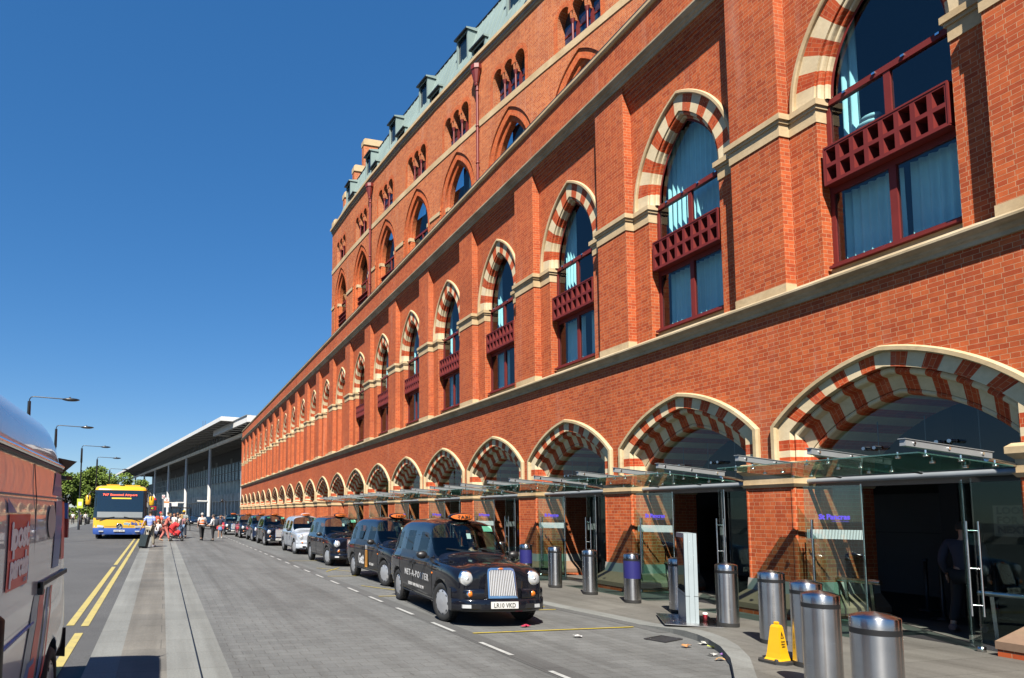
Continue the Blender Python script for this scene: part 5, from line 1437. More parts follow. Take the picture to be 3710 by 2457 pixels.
# ---------------------------------------------------------------- parcel van beside the camera
VANP = paint_mat('van_silver_white', (.95, .97, .98), .16, 1., .1); VB = plain('van_blue_vinyl', (.07, .20, .62), .4, coat=.15); VR = plain('van_red_vinyl', (1.1, .07, .05), .4, coat=.15); VGB = plain('van_grey_blue_vinyl', (.40, .52, .62), .4, coat=.2)
van = thing('parcel_van', 'silver white high roof parcel van with red and blue lettering standing beside the kerb strip', 'van', (-1.98, 4.7, -.12))
VX = [(.955, .46), (.985, .58), (1.0, .75), (1.0, 1.10), (.985, 1.24), (.99, 1.60), (.985, 2.05), (.965, 2.11), (.955, 2.36), (.94, 2.46), (.915, 2.60), (.84, 2.78), (.70, 2.90), (.3, 2.97), (0, 2.98)]   # half section: x, z above the road
def van_x(z): return interp(z, [(b, a) for a, b in VX[:12]])
def van_rear(z): return interp(z, [(.4, 2.86), (.75, 2.88), (1.3, 2.80), (2.1, 2.52), (2.45, 2.40), (2.98, 2.28)])
def van_front(z): return interp(z, [(.4, -2.75), (1.0, -2.7), (1.25, -2.3), (1.5, -1.7), (2.3, -1.15), (2.85, -.6)])
half = VX; sec = [(x, z) for x, z in half] + [(-x, z) for x, z in reversed(half[:-1])]
fr = [0, .01, .03, .06, .2, .4, .6, .75, .87, .94, .97, .99, 1]; inset = [.22, .10, .04, .012, 0, 0, 0, 0, 0, .004, .012, .03, .07]
rows = []
for t, q in zip(fr, inset): rows.append([(x * (1 - q) if abs(x) > .2 else x * (1 - q), lerp(van_front(z), van_rear(z), t), z) for x, z in sec])
mb = MB(); mb.mats += [VANP, MT['black'], MT['dark_glass']]
n = len(sec)
for r_ in rows: mb.v.extend(r_)
for i in range(len(rows) - 1):
    for j in range(n):
        k = j if j < 14 else 2 * 14 - 1 - j
        mi = 1 if j == n - 1 else 0
        if i == 3 and k in (4, 5, 6): mi = 2
        mb.f.append([i * n + j, i * n + (j + 1) % n, (i + 1) * n + (j + 1) % n, (i + 1) * n + j]); mb.mi.append(mi); mb.uv.append([(0, 0)] * 4); mb.sm.append(True)
mb.f.append(list(reversed(range(n)))); mb.f.append(list(range((len(rows) - 1) * n, len(rows) * n)))
for _ in range(2): mb.mi.append(0); mb.uv.append([(0, 0)] * n); mb.sm.append(False)
o = mb.build('shell'); md = o.modifiers.new('s', 'SUBSURF'); md.levels = md.render_levels = 2
cut = MB(); cut.mats += [VANP, MT['black'], MT['dark_glass']]
for yy in (1.92, -1.75):
    for s in (-1, 1):
        c = [[(x, yy + .43 * cos(2 * pi * k / 32), .36 + .43 * sin(2 * pi * k / 32)) for k in range(32)] for x in (s * .6, s * 1.3)]
        if s < 0: c.reverse()
        b = len(cut.v); cut.v.extend(c[0] + c[1])
        for k in range(32): cut.f.append([b + k, b + (k + 1) % 32, b + 32 + (k + 1) % 32, b + 32 + k]); cut.mi.append(1); cut.uv.append([(0, 0)] * 4); cut.sm.append(False)
        cut.f.append(list(reversed(range(b, b + 32)))); cut.f.append(list(range(b + 32, b + 64)))
        for _ in range(2): cut.mi.append(1); cut.uv.append([(0, 0)] * 32); cut.sm.append(False)
co_ = cut.build('cutter'); bm2 = o.modifiers.new('b', 'BOOLEAN'); bm2.object = co_; bm2.solver = 'EXACT'
me = bake(o); bpy.data.objects.remove(o); bpy.data.objects.remove(co_)
split_by_mat(me, [('body', [0, 1], {0: VANP, 1: MT['black']}), ('cab_window', [2], {2: MT['dark_glass']})], van)
def vs(y, z, off=.004): return (van_x(z) - .004 + off + .006 , y, z)      # point on the kerb side of the van
for s in (-1, 1):
    for yy in (1.92, -1.75): wheel(van, s * .88, yy, .36, .24, 0, s)
rl = MB(); rl.tube([vs(2.30, 2.415, .012), vs(-1.0, 2.415, .012)], .026, MT['chrome'], 8); rl.tube([vs(2.26, 2.415 - .04, .01), vs(-1.0, 2.375, .01)], .014, MT['black'], 6); rl.build('roof_rail', van)
rl = MB(); rl.tube([vs(2.47, 2.10, .0), vs(-1.1, 2.08, .0)], .008, MT['grey'], 6); rl.tube([vs(.9, 1.10, .0), vs(-1.2, 1.06, .0)], .012, VB, 6)
rl.tube([vs(.9, .55, .0), vs(.9, 2.05, .0), vs(.92, 2.35, .0)], .004, MT['dark_steel'], 5); rl.build('body_crease', van)
rl = MB(); rl.box(.985, 1.012, 1.10, 2.58, 1.345, 1.385, MT['black']); rl.box(.985, 1.03, 1.10, 1.17, 1.29, 1.395, MT['black']); rl.box(1.012, 1.017, 1.15, 2.56, 1.355, 1.365, MT['dark_steel']); rl.build('door_track', van)
tl = MB()
for z0, z1, m in ((1.9, 2.06, VB), (1.70, 1.9, bpy.data.materials['red_lens'])): tl.box(.93, 1.0, van_rear(z0) - .06, van_rear(z0) + .01, z0, z1, m)
tl.build('tail_light', van)
mr = MB(); mr.tube([(.97, -.62, 1.12), (1.03, -.56, 1.16)], .04, MT['black'], 8); mr.tube([(1.02, -.54, .95), (1.025, -.54, 1.0), (1.025, -.54, 1.34), (1.02, -.54, 1.38)], [.05, .08, .08, .04], MT['black'], 12); mr.build('wing_mirror', van)
rd = MB(); rd.prism([(.80, 2.40), (.98, 2.48), (1.02, 2.62), (.84, 2.60)], 2.30, 2.34, MT['black']); rd.face([(.93, 2.42, 2.34), (.90, 2.42, 2.52), (1.06, 2.62, 2.50)], MT['black']); rd.build('rear_spoiler', van)
# livery: red square with lettering, and sweeping blue and red bands
lv = MB()
def vpoly(pts, mat, off, mb_):
    """polygon strip on the curved flank: list of (z, y0, y1)"""
    for (za, a0, a1), (zb, b0, b1) in zip(pts, pts[1:]): mb_.face([vs(a0, za, off), vs(a1, za, off), vs(b1, zb, off), vs(b0, zb, off)], mat)
vpoly([(1.44, -.06, .62), (1.6, -.05, .63), (1.8, -.04, .64), (1.95, -.03, .65)], VR, .006, lv)
lv.face([vs(.44, 1.42, .004), vs(.66, 1.46, .004), vs(.66, 1.62, .004)], VB); lv.face([vs(-.06, 1.96, .004), vs(.2, 1.96, .004), vs(-.08, 2.06, .004)], VB)
for (c0, c1, w0, w1, mat, of) in ((.55, 2.15, .28, .22, VGB, .004), (.86, 2.32, .30, .16, VR, .005), (1.20, 2.42, .14, .06, VB, .006), (1.42, 2.46, .10, .05, VR, .006)):
    vpoly([(lerp(.5, 1.30, i / 8), c0 + (c1 - c0) * (i / 8) ** 1.5 * .35 - w0 * .5, c0 + (c1 - c0) * (i / 8) ** 1.5 * .35 + lerp(w0, w1, i / 8) * .5) for i in range(9)], mat, of, lv)
vpoly([(.48, .25, .85), (.62, .45, .95), (.82, .72, .98)], VB, .0065, lv)
vpoly([(lerp(1.45, 2.07, i / 6), 1.75 + .02 * i, 2.10 + .03 * i) for i in range(7)], VB, .004, lv); vpoly([(lerp(1.5, 2.07, i / 6), 2.22, 2.42 - .01 * i) for i in range(7)], VR, .005, lv)
vpoly([(2.12, 1.75, 2.30), (2.22, 1.85, 2.28), (2.34, 1.95, 2.25)], VB, .004, lv)
bub = []
for i in range(24): a = 2 * pi * i / 24; bub.append(vs(1.62 + .20 * cos(a), 1.88 + .15 * sin(a), .008))
lv.face(bub, MT['white'])
lvo = lv.build('livery', van)
VW = plain('van_white_letters', (1.35, 1.35, 1.35), .5)
for t_, z_, s_ in (('ipost', 1.72, .26), ('parcels', 1.52, .22)):
    t = text_mb(t_, s_, VW, .001, .80, .95, .012); w_ = max(v[0] for v in t.v); t.v = [(x * (.58 / w_) + .12 * y, y, z) for x, y, z in t.v]
    m = MB(); x_ = van_x(z_ + .1); m.add(t, frame_mtx((van_x(z_) + .014, .01, z_), (0, 1, .02), (van_x(z_ + .2) - van_x(z_), 0, .2))); m.build('lettering', lvo)
t = text_mb('.com', .06, WHT, .001); m = MB(); m.add(t, frame_mtx((van_x(1.47) + .014, .44, 1.465), (0, 1, .02), (0, 0, 1))); m.build('lettering', lvo)
# thing casting no part in the picture: a dark low van bumper cap
bp = MB(); bp.grid([[(x, van_rear(.5) + .03 - .12 * abs(x) ** 6, z) for z in (.45, .60, .75)] for x in [-1 + i * .2 for i in range(11)]], MT['black'], True); bp.build('rear_bumper', van)

# ---------------------------------------------------------------- bollards, cone, information stand and small things on the pavement
BLK = MT['black']; BLUE = plain('bollard_blue_sleeve', (.025, .025, .16), .4)
def bollard(blue=False):
    r = thing('bollard', 'x', 'bollard')
    m = MB(); R_ = .165
    m.lathe([(R_, .06), (R_, .86)], (0, 0, 0), MT['steel'], 36); m.lathe([(R_, .905), (R_, .985), (R_ * .97, .995), (R_ * .6, 1.02), (0, 1.035)], (0, 0, 0), MT['steel'], 36); m.build('shaft', r)
    m = MB(); m.lathe([(R_ * 1.01, .86), (R_ * 1.01, .905)], (0, 0, 0), BLK, 36); m.build('black_band', r)
    m = MB(); m.lathe([(R_ * 1.0, 0), (R_ * 1.0, .06)], (0, 0, 0), MT['rubber'], 36); m.build('base_ring', r)
    if blue: m = MB(); m.lathe([(R_ * 1.012, .50), (R_ * 1.012, .86)], (0, 0, 0), BLUE, 36); m.build('blue_sleeve', r)
    return r
b0, b1 = bollard(), bollard(True)
BS = [(5.5, 4.0, 0, 'big steel bollard standing alone before the open dark doorway'), (6.55, 5.29, 0, 'steel bollard partly covering the one that mirrors the yellow cone'), (7.55, 6.27, 0, 'steel bollard just behind the yellow caution cone, mirroring its yellow'), (8.42, 7.51, 0, 'steel bollard at the brick pier behind the yellow cone'),
      (9.03, 8.88, 0, 'steel bollard between the information stand and the brick pier'), (9.40, 10.34, 0, 'steel bollard half hidden behind the information stand'), (9.51, 11.73, 1, 'blue sleeved bollard beside the open glass door'), (9.53, 13.16, 0, 'plain steel bollard next beyond the near blue sleeved one'),
      (9.55, 14.58, 0, 'steel bollard just past the headlight wing of the first taxi'), (9.58, 16.0, 1, 'blue sleeved bollard behind the bonnet of the first taxi'), (9.58, 17.4, 0, 'steel bollard seen past the mirror of the first taxi')]
u = [0, 0]
for x, y, bl, lab in BS:
    src = (b0, b1)[bl]; o = src if not u[bl] else copy_tree(src); u[bl] = 1
    o.location = (x, y, .092 if y < 9.3 else .086); o.rotation_euler.z = x * 3; tag(o, lab, 'bollard', 'security bollards along the pavement')
cone = thing('caution_cone', 'yellow caution cone on a black base standing before the steel bollards', 'cone', (7.36, 6.52, .092), .15)
m = MB(); oc = [(.20, -.10), (.20, .10), (.11, .17), (-.11, .17), (-.20, .10), (-.20, -.10), (-.11, -.17), (.11, -.17)]; m.prism(oc, 0, .035, MT['rubber'])
for x in (-.15, .15): m.lathe([(.02, .035), (.02, .06), (0, .065)], (x, -.08, 0), MT['rubber'], 8)
m.build('base', cone)
YC = plain('cone_yellow', (.85, .46, .008), .45); m = MB()
rg = []
for hw, hd, z in ((.105, .10, .035), (.088, .09, .06), (.078, .08, .12), (.045, .05, .43), (.034, .04, .455), (.02, .02, .46), (.022, .022, .485), (.014, .014, .495)):
    rg.append([(x, y, z) for x, y in ((-hw, -hd), (hw, -hd), (hw, hd), (-hw, hd))])
m.grid(rg, YC, False, True); m.face(rg[-1], YC); m.build('body', cone)
def cone_pt(x, z): return (x, -lerp(.080, .05, (z - .12) / .31) - .003, z)
m = MB(); tri = [(-.032, .30), (.032, .30), (0, .385)]; tin = [(-.021, .308), (.021, .308), (0, .365)]
for i in range(3):
    j = (i + 1) % 3; m.face([cone_pt(*tri[i]), cone_pt(*tri[j]), cone_pt(*tin[j]), cone_pt(*tin[i])], INK)
m.face([cone_pt(-.005, .33), cone_pt(.005, .33), cone_pt(.007, .36), cone_pt(-.007, .36)], INK); m.face([cone_pt(-.005, .316), cone_pt(.005, .316), cone_pt(.005, .325), cone_pt(-.005, .325)], INK); m.build('warning_sign', cone)
for tx, z in (('Caution', .255), ('slippery', .225), ('surface', .195)):
    place_text(cone, 'lettering', tx, .028, INK, (0, cone_pt(0, z)[1] - .002, z), (1, 0, 0), (0, .1, 1), .8)
# information stand
ax = Vector((.56, .80, 0)).normalized(); px = Vector((ax.y, -ax.x, 0))
stn = thing('information_stand', 'tall pale grey information stand on a steel floor plate', 'information stand', (8.86, 9.54, .095), atan2(ax.y, ax.x) - pi / 2)
PG = plain('stand_grey', (.42, .49, .52), .35, .1, .06)
m = MB()
for x0, x1, z0 in ((-.095, -.042, .0), (-.038, .038, .0), (.042, .095, .0)): m.box(x0, x1, -.46, .46, z0, 1.5, PG)
m.box(-.0945, .0945, -.455, .455, .01, 1.49, BLK); m.box(-.097, -.03, -.462, .462, .445, .452, BLK); m.box(.03, .097, -.462, .462, .445, .452, BLK); m.build('body', stn)
m = MB(); m.box(-.1, -.096, -.40, .42, .5, 1.42, MT['dark_glass']); m.build('display_glass', stn)
m = MB(); m.box(-.45, .40, -.72, .6, -.006, .004, MT['steel']); m.build('floor_plate', stn)
cup = thing('coffee_cup', 'red paper coffee cup with a white lid on the pavement by the information stand', 'cup', (9.02, 9.34, .1))
m = MB(); m.lathe([(.0, 0), (.028, 0), (.039, .11)], (0, 0, 0), plain('cup_red', (.42, .012, .03), .5), 16); m.build('cup', cup); m = MB(); m.lathe([(.042, .108), (.043, .12), (.038, .125), (.036, .14), (0, .142)], (0, 0, 0), MT['white'], 16); m.build('lid', cup)
dr = thing('drain_grate', 'iron drain grate in the setts beside the raised kerb', 'drain grate', (7.42, 8.50, .006), .35)
m = MB(); m.box(-.24, .24, -.16, .16, -.002, .004, BLK)
for i in range(7): m.obox((-.2 + i * .066, 0, .008), (.014, .01, 0), (-.06, .13, 0), (0, 0, .004), MT['dark_steel'])
for (x0, x1, y0, y1) in ((-.25, .25, -.17, -.15), (-.25, .25, .15, .17), (-.25, -.23, -.15, .15), (.23, .25, -.15, .15)): m.box(x0, x1, y0, y1, 0, .011, MT['dark_steel'])
m.build('grate', dr)
LIT = [(7.62, 7.75, (.45, .50, .10), 'crumpled yellow green wrapper in the gutter'), (7.38, 7.28, (.20, .06, .32), 'purple crisp packet lying against the kerb'), (7.72, 8.02, (.55, .55, .50), 'clear plastic bottle litter against the kerb'), (5.9, 9.9, (.45, .03, .08), 'dark red scrap of paper on the setts'), (6.2, 8.9, (.6, .6, .6), 'white scrap of paper near the yellow line'),
       (7.2, 7.35, (.5, .5, .48), 'white tissue beside the purple packet'), (7.3, 7.9, (.45, .22, .08), 'brown leaf scrap in the gutter'), (7.05, 7.1, (.55, .32, .12), 'orange peel scrap on the setts')]
rn = random.Random(11)
for x, y, c, lab in LIT:
    m = MB(); mm_ = plain('litter', c, .6); s = .07
    P_ = [[(x + (i - 2) * s * .5 + rn.uniform(-.02, .02), y + (j - 1) * s * .6 + rn.uniform(-.02, .02), .012 + rn.random() * .04) for j in range(3)] for i in range(5)]
    m.grid(P_, mm_, False); tag(m.build('scrap'), lab, 'litter', 'litter in the gutter', 'thing')
for k, (x, y) in enumerate(((11.9, 8.9), (11.9, 6.75), (11.9, 13.1))):
    m = MB(); m.tube([(x, y - .38, .78), (x, y + .38, .78)], .045, MT['steel'], 10)
    for q in (-.22, .22): m.bar((x + .06, y + q, .08), (x, y + q, .76), .05, .02, MT['steel'])
    tag(m.build('perch_seat'), ('steel perch rail behind the lettered leaf of the big open entrance', 'steel perch rail behind the long twin handles of the big open entrance', 'steel perch rail behind the glass of the second entrance')[k], 'perch seat')
for k, (x, y) in enumerate(((14.6, 9.6), (14.8, 8.6), (13.6, 8.7))):
    m = MB(); m.lathe([(0, .0), (.17, .0), (.17, .02), (.03, .05), (.03, .95), (.04, .96), (.04, 1.02), (0, 1.02)], (x, y, .08), MT['dark_steel'], 12)
    tag(m.build('barrier_post'), 'thin queue barrier post in the dark entrance hall', 'barrier post', 'queue posts in the hall')
pst = thing('poster', 'pale job poster hanging in the dark hall beside the door handles', 'poster', (13.6, 7.35, 1.7))
m = MB(); PBG = plain('poster_paper', (.30, .27, .20), .7); m.box(0, .02, -.55, .52, -.1, .42, PBG); m.build('panel', pst)
for t_, z in (('LOOKING', .28), ('FOR YOUR', .12), ('NEXT JOB?', -.04)): place_text(pst, 'lettering', t_, .16, INK, (-.012, .47, z), (0, -1, 0), (0, 0, 1), .95, 1, .006, False)

gl_ = thing('lamp_post', 'short black lamp post with a round lantern before the extension', 'lamp post', (8.1, 92, 0))
m = MB(); m.tube([(0, 0, 0), (0, 0, .9), (0, 0, .95), (0, 0, 3.6)], [.13, .12, .07, .06], MT['black_paint'], 10); m.build('post', gl_)
m = MB(); m.tube([(0, 0, 3.5), (-.2, 0, 3.75), (-.45, 0, 3.75)], .035, MT['black_paint'], 8); m.ball((-.5, 0, 3.6), .20, MT['black_paint'], 14, 8); m.build('lantern', gl_)
# ---------------------------------------------------------------- people
SKINS = {'fair': (.52, .30, .21), 'tan': (.38, .20, .12), 'dark': (.10, .05, .03)}
SK = {k: plain('skin_' + k, v, .55, 0, .08, 6) for k, v in SKINS.items()}
_cl = {}
def cloth(c, stripes=None):
    key = (c, stripes)
    if key not in _cl:
        m = plain('cloth', c, .85, 0, .25, 5)
        if stripes:
            nt = m.node_tree; b = nt.nodes['Principled BSDF']; co = objco(nt); sx = N(nt, 'ShaderNodeSeparateXYZ'); nt.links.new(co, sx.inputs[0])
            f = math_(nt, 'GREATER_THAN', math_(nt, 'FRACT', math_(nt, 'MULTIPLY', sx.outputs[2], 14.)), .68)
            nt.links.new(mixc(nt, f, (*c, 1), (*stripes, 1)), b.inputs['Base Color'])
        _cl[key] = m
    return _cl[key]
def skin(verts, edges, rads, mat, sub=1, root=0):
    me = bpy.data.meshes.new('limbs'); me.from_pydata(verts, edges, []); o = bpy.data.objects.new('limbs', me); COL.objects.link(o)
    md = o.modifiers.new('k', 'SKIN'); md.use_smooth_shade = True; md.branch_smoothing = .5
    for i, r in enumerate(rads):
        sv = me.skin_vertices[0].data[i]; sv.radius = r if isinstance(r, tuple) else (r, r); sv.use_root = (i == root)
    s = o.modifiers.new('s', 'SUBSURF'); s.levels = s.render_levels = sub
    b = bake(o); bpy.data.objects.remove(o); bpy.data.meshes.remove(me)
    mb = MB(); mb.v = [tuple(v.co) for v in b.vertices]
    for p in b.polygons: mb.idx(list(p.vertices), mat, True)
    bpy.data.meshes.remove(b); return mb
def person(label, x, y, z, rz, h=1.75, skn='fair', hair=(.03, .02, .015), top=(.5, .5, .5), bottom=(.03, .03, .04), shoes=(.03, .03, .03), stripes=None, long_sleeves=False, shorts=False, skirt=False,
           stride=.12, lean=0., arms=((.24, -.05, 1.12), (.23, .06, .88), (-.24, -.02, 1.12), (-.24, .1, .88)), hair_long=False, cap=None, vest=None, headturn=0., kneel=False, sit=False, female=False, group=None):
    """local +y is forward; arms = right elbow, right wrist, left elbow, left wrist"""
    r = thing('person', label, 'person', (x, y, z), rz, group); S_ = h / 1.75
    sw = .175 if female else .195
    hp = Vector((0, 0, .93)); ch = Vector((0, lean * .45, 1.34)); nk = Vector((0, lean * .62, 1.50)); hb = Vector((0, lean * .68 + .01, 1.575)); hm = Vector((0, lean * .72 + .03, 1.645)); ht = Vector((0, lean * .74 + .015, 1.715))
    if lean > .3: nk.z -= lean * .12; ch.z -= lean * .08; hb.z -= lean * .18; hm.z -= lean * .20; ht.z -= lean * .22
    dz = 0
    if kneel: dz = -.50
    if sit: dz = -.42
    def V(x_, y_, z_): return Vector((x_, y_, z_))
    hips = [V(.095, 0, .90), V(-.095, 0, .90)]
    if kneel: legs = [[V(.12, .32, 1.0), V(.12, .30, .58), V(.12, .40, .56)], [V(-.12, .15, .56), V(-.12, -.26, .58), V(-.12, -.34, .54)]]
    elif sit: legs = [[V(.13, .42, .92), V(.13, .50, .50), V(.13, .62, .46)], [V(-.13, .42, .92), V(-.13, .50, .50), V(-.13, .62, .46)]]
    else: legs = [[V(.10, stride * .55 + .02, .49), V(.105, stride, .09), V(.115, stride + .15, .035)], [V(-.10, -stride * .3 + .02, .49), V(-.105, -stride, .10 + stride * .12), V(-.115, -stride + .14, .035)]]
    sh = [V(sw, ch.y + .0, ch.z + .09), V(-sw, ch.y, ch.z + .09)]
    A = [[V(*arms[0]), V(*arms[1])], [V(*arms[2]), V(*arms[3])]]
    vs_, es, rs = [], [], []
    def addv(p, rad, par=None):
        vs_.append(tuple((p + Vector((0, 0, dz))) * S_)); rs.append((rad[0] * S_, rad[1] * S_) if isinstance(rad, tuple) else rad * S_)
        if par is not None: es.append((par, len(vs_) - 1))
        return len(vs_) - 1
    def reset(): vs_.clear(); es.clear(); rs.clear()
    # body: one continuous skin from feet to crown
    p0 = addv(hp, (.15, .11)); wa = addv(hp.lerp(ch, .5) , (.135, .10), p0); c0 = addv(ch, (.155, .105), wa); n0 = addv(nk, .055, c0); j0 = addv(hb, .065, n0); m0 = addv(hm, (.078, .095), j0); t0 = addv(ht, (.055, .07), m0)
    for s in (0, 1):
        a = addv(sh[s], .062, c0); b = addv(A[s][0], .042, a); c = addv(A[s][1], .028, b)
        l = addv(hips[s], .095, p0); k = addv(legs[s][0], .060, l); f = addv(legs[s][1], .042, k); t = addv(legs[s][2], .036, f)
    mb = skin(vs_, es, rs, SK[skn], 1)
    off = Vector((0, 0, dz))
    # face and ears, hands with five fingers
    fc = (hm + off) * S_
    mb.lathe([(0, .028 * S_), (.012 * S_, .018 * S_), (.016 * S_, 0)], (fc.x, fc.y + .088 * S_, fc.z - .02 * S_), SK[skn], 6, True, 'y')
    for s in (-1, 1):
        mb.ball((fc.x + s * .032 * S_, fc.y + .088 * S_, fc.z + .012 * S_), .011 * S_, INK, 6, 4); mb.ball((fc.x + s * .083 * S_, fc.y - .0 * S_, fc.z - .012 * S_), (.014 * S_, .022 * S_, .034 * S_), SK[skn], 6, 5)
    mb.box(fc.x - .024 * S_, fc.x + .024 * S_, fc.y + .080 * S_, fc.y + .094 * S_, fc.z - .058 * S_, fc.z - .048 * S_, plain('lips', (.30, .10, .08), .5) if 'lips' not in bpy.data.materials else bpy.data.materials['lips'])
    for s in (0, 1):
        w = (A[s][1] + off) * S_; d = (A[s][1] - A[s][0]).normalized(); sx_ = Vector((1, 0, 0)); fw = d.cross(sx_); fw = fw.normalized() if fw.length > .1 else Vector((0, 1, 0)); sx_ = fw.cross(d)
        pc = w + d * .05 * S_; mb.obox(pc, d * .045 * S_, fw * .036 * S_, sx_ * .014 * S_, SK[skn])
        for q, ln in enumerate((.062, .072, .068, .054)):
            b = pc + d * .043 * S_ + fw * (.028 - .019 * q) * S_; bend = sx_ * (.016 if s == 0 else -.016) * S_
            mb.tube([b, b + d * ln * .5 * S_ + bend * .3, b + d * ln * S_ + bend], [.009 * S_, .0085 * S_, .006 * S_], SK[skn], 6)
        b = pc - d * .01 * S_ + fw * .034 * S_; mb.tube([b, b + (d * .4 + fw * .8).normalized() * .03 * S_, b + (d * .8 + fw * .5).normalized() * .055 * S_], [.011 * S_, .010 * S_, .007 * S_], SK[skn], 6)
    mb.build('body', r)
    # clothes
    def garment(name, mat, e=.018):
        m = skin([v for v in vs_], list(es), [((q[0] + e * S_, q[1] + e * S_) if isinstance(q, tuple) else q + e * S_) for q in rs], mat, 1); return m.build(name, r)
    reset(); p0 = addv(hp + Vector((0, 0, -.05)), (.15, .115)); wa = addv(hp.lerp(ch, .5), (.142, .11), p0); c0 = addv(ch, (.155, .11), wa); n0 = addv(nk.lerp(ch, .45), .085, c0)
    for s in (0, 1):
        a = addv(sh[s], .064, c0)
        if long_sleeves: b = addv(A[s][0], .045, a); c = addv(A[s][0].lerp(A[s][1], .93), .034, b)
        else: b = addv(sh[s].lerp(A[s][0], .75), .056, a)
    garment('shirt', cloth(top, stripes))
    if vest:
        reset(); p0 = addv(hp + Vector((0, 0, -.06)), (.155, .125)); wa = addv(hp.lerp(ch, .5), (.148, .12), p0); c0 = addv(ch + Vector((0, 0, .07)), (.165, .12), wa)
        vo = garment('vest', cloth(vest), .03)
        b2 = MB()
        for z_ in (.98, 1.14):
            b2.lathe([(.205 * S_, 0), (.205 * S_, .05 * S_)], (0, 0, z_ * S_), MT['white'], 14)
        b2.v = [(a * .92, b * .72, c) for a, b, c in b2.v]; b2.build('reflective_band', vo)
    reset(); p0 = addv(hp, (.155, .12))
    if skirt:
        k = addv(Vector((0, .02, .70)), (.19, .16), p0); addv(Vector((0, .02, .52)), (.21, .18), k)
    else:
        for s in (0, 1):
            l = addv(hips[s], .10, p0); k = addv(legs[s][0] if not shorts else hips[s].lerp(legs[s][0], .85), .072 if not shorts else .092, l)
            if not shorts: addv(legs[s][0].lerp(legs[s][1], .92), .058, k)
    garment('skirt' if skirt else 'shorts' if shorts else 'trousers', cloth(bottom), .012)
    for s in (0, 1):
        f, t = (legs[s][1] + off) * S_, (legs[s][2] + off) * S_
        m = MB(); b = f + Vector((0, -.05, -.05)) * S_; m.tube([b, f + Vector((0, 0, -.03)) * S_, f.lerp(t, .6) + Vector((0, 0, -.005)) * S_, t + Vector((0, .06, 0)) * S_], [.045 * S_, .055 * S_, .050 * S_, .030 * S_], cloth(shoes), 8); m.build('shoe', r)
    hmx = (hm + off) * S_
    m = MB()
    P_ = []
    for i in range(9):
        th = pi * .60 * i / 8
        P_.append([(hmx.x + .094 * S_ * sin(th) * cos(2 * pi * j / 14), hmx.y - .012 * S_ + (.108 * S_ if sin(2 * pi * j / 14) < .3 else .095 * S_ * (1 if th < 1.1 else .5)) * sin(th) * sin(2 * pi * j / 14), hmx.z + .012 * S_ + .108 * S_ * cos(th)) for j in range(14)])
    m.grid(P_, cloth(cap) if cap else cloth(hair), True, True)
    if hair_long: m.tube([(hmx.x, hmx.y - .06 * S_, hmx.z + .03 * S_), (hmx.x, hmx.y - .095 * S_, hmx.z - .10 * S_), (hmx.x, hmx.y - .09 * S_, hmx.z - .24 * S_)], [.07 * S_, .085 * S_, .05 * S_], cloth(hair), 9)
    if cap: m.obox((hmx.x, hmx.y + .12 * S_, hmx.z + .04 * S_), (.07 * S_, 0, 0), (0, .055 * S_, -.01 * S_), (0, 0, .006 * S_), cloth(cap))
    m.build('cap' if cap else 'hair', r)
    return r
G_ = 'passengers queueing for the coach'
relax = ((.25, -.03, 1.13), (.24, .08, .90), (-.25, -.03, 1.13), (-.24, .08, .90))
fold = ((.26, .06, 1.15), (.08, .26, 1.18), (-.26, .06, 1.15), (-.06, .27, 1.20))
def P(label, x, y, rz, **k): return person(label, x, y, gz(x, y), rz, **k)
P('man in a blue striped polo and khaki trousers pulling a wheeled case', -.72, 34.1, -.45, h=1.86, skn='tan', top=(.05, .09, .36), stripes=(.45, .52, .7), bottom=(.40, .36, .28), shoes=(.35, .36, .42), stride=.20, arms=((.25, -.03, 1.13), (.26, .10, .92), (-.24, -.20, 1.14), (-.24, -.38, .92)))
P('woman in coral top and trousers leaning forward to push a pushchair', .0, 40.8, -pi / 2, h=1.74, hair=(.25, .15, .07), top=(.62, .15, .12), bottom=(.62, .17, .14), shoes=(.5, .3, .2), stride=.28, lean=.42, female=True, arms=((.22, .32, 1.10), (.20, .58, 1.02), (-.22, .32, 1.10), (-.20, .58, 1.02)), group=G_)
P('man with yellow cap and grey striped polo standing with arms folded', 1.25, 45.5, pi - .3, h=1.86, top=(.10, .11, .11), stripes=(.26, .30, .30), bottom=(.02, .03, .06), cap=(.75, .5, .03), arms=fold, stride=.06, group=G_)
P('grey haired steward in an orange vest seen from behind', 2.25, 41.6, .25, h=1.72, hair=(.45, .44, .42), top=(.6, .6, .6), bottom=(.012, .012, .015), vest=(.85, .16, .02), stride=.20, arms=((.27, .02, 1.13), (.24, .18, .98), (-.27, .0, 1.13), (-.24, .12, .92)))
P('man in a white shirt and dark trousers beside the orange vest', 2.95, 41.6, 1.1, h=1.66, hair=(.06, .045, .035), top=(.72, .73, .75), bottom=(.012, .012, .018), long_sleeves=True, stride=.05, arms=((.26, .05, 1.13), (.16, .28, 1.05), (-.26, .05, 1.13), (-.16, .28, 1.05)))
P('woman in navy T-shirt and denim skirt touching her hair', 3.85, 47.4, pi - .2, h=1.66, hair=(.02, .015, .012), hair_long=True, skn='tan', top=(.02, .025, .06), bottom=(.12, .22, .42), shoes=(.5, .5, .5), skirt=True, stride=.16, female=True, arms=((.27, -.02, 1.16), (.25, .08, .98), (-.36, .02, 1.52), (-.16, .04, 1.66)))
P('person in a white top crouching down over the bags', -.50, 44.0, -.5, h=1.72, hair=(.20, .13, .06), top=(.72, .72, .72), bottom=(.05, .06, .10), kneel=True, lean=.25, stride=0, arms=((.24, .22, 1.12), (.20, .38, .95), (-.24, .22, 1.12), (-.20, .38, .95)), group=G_)
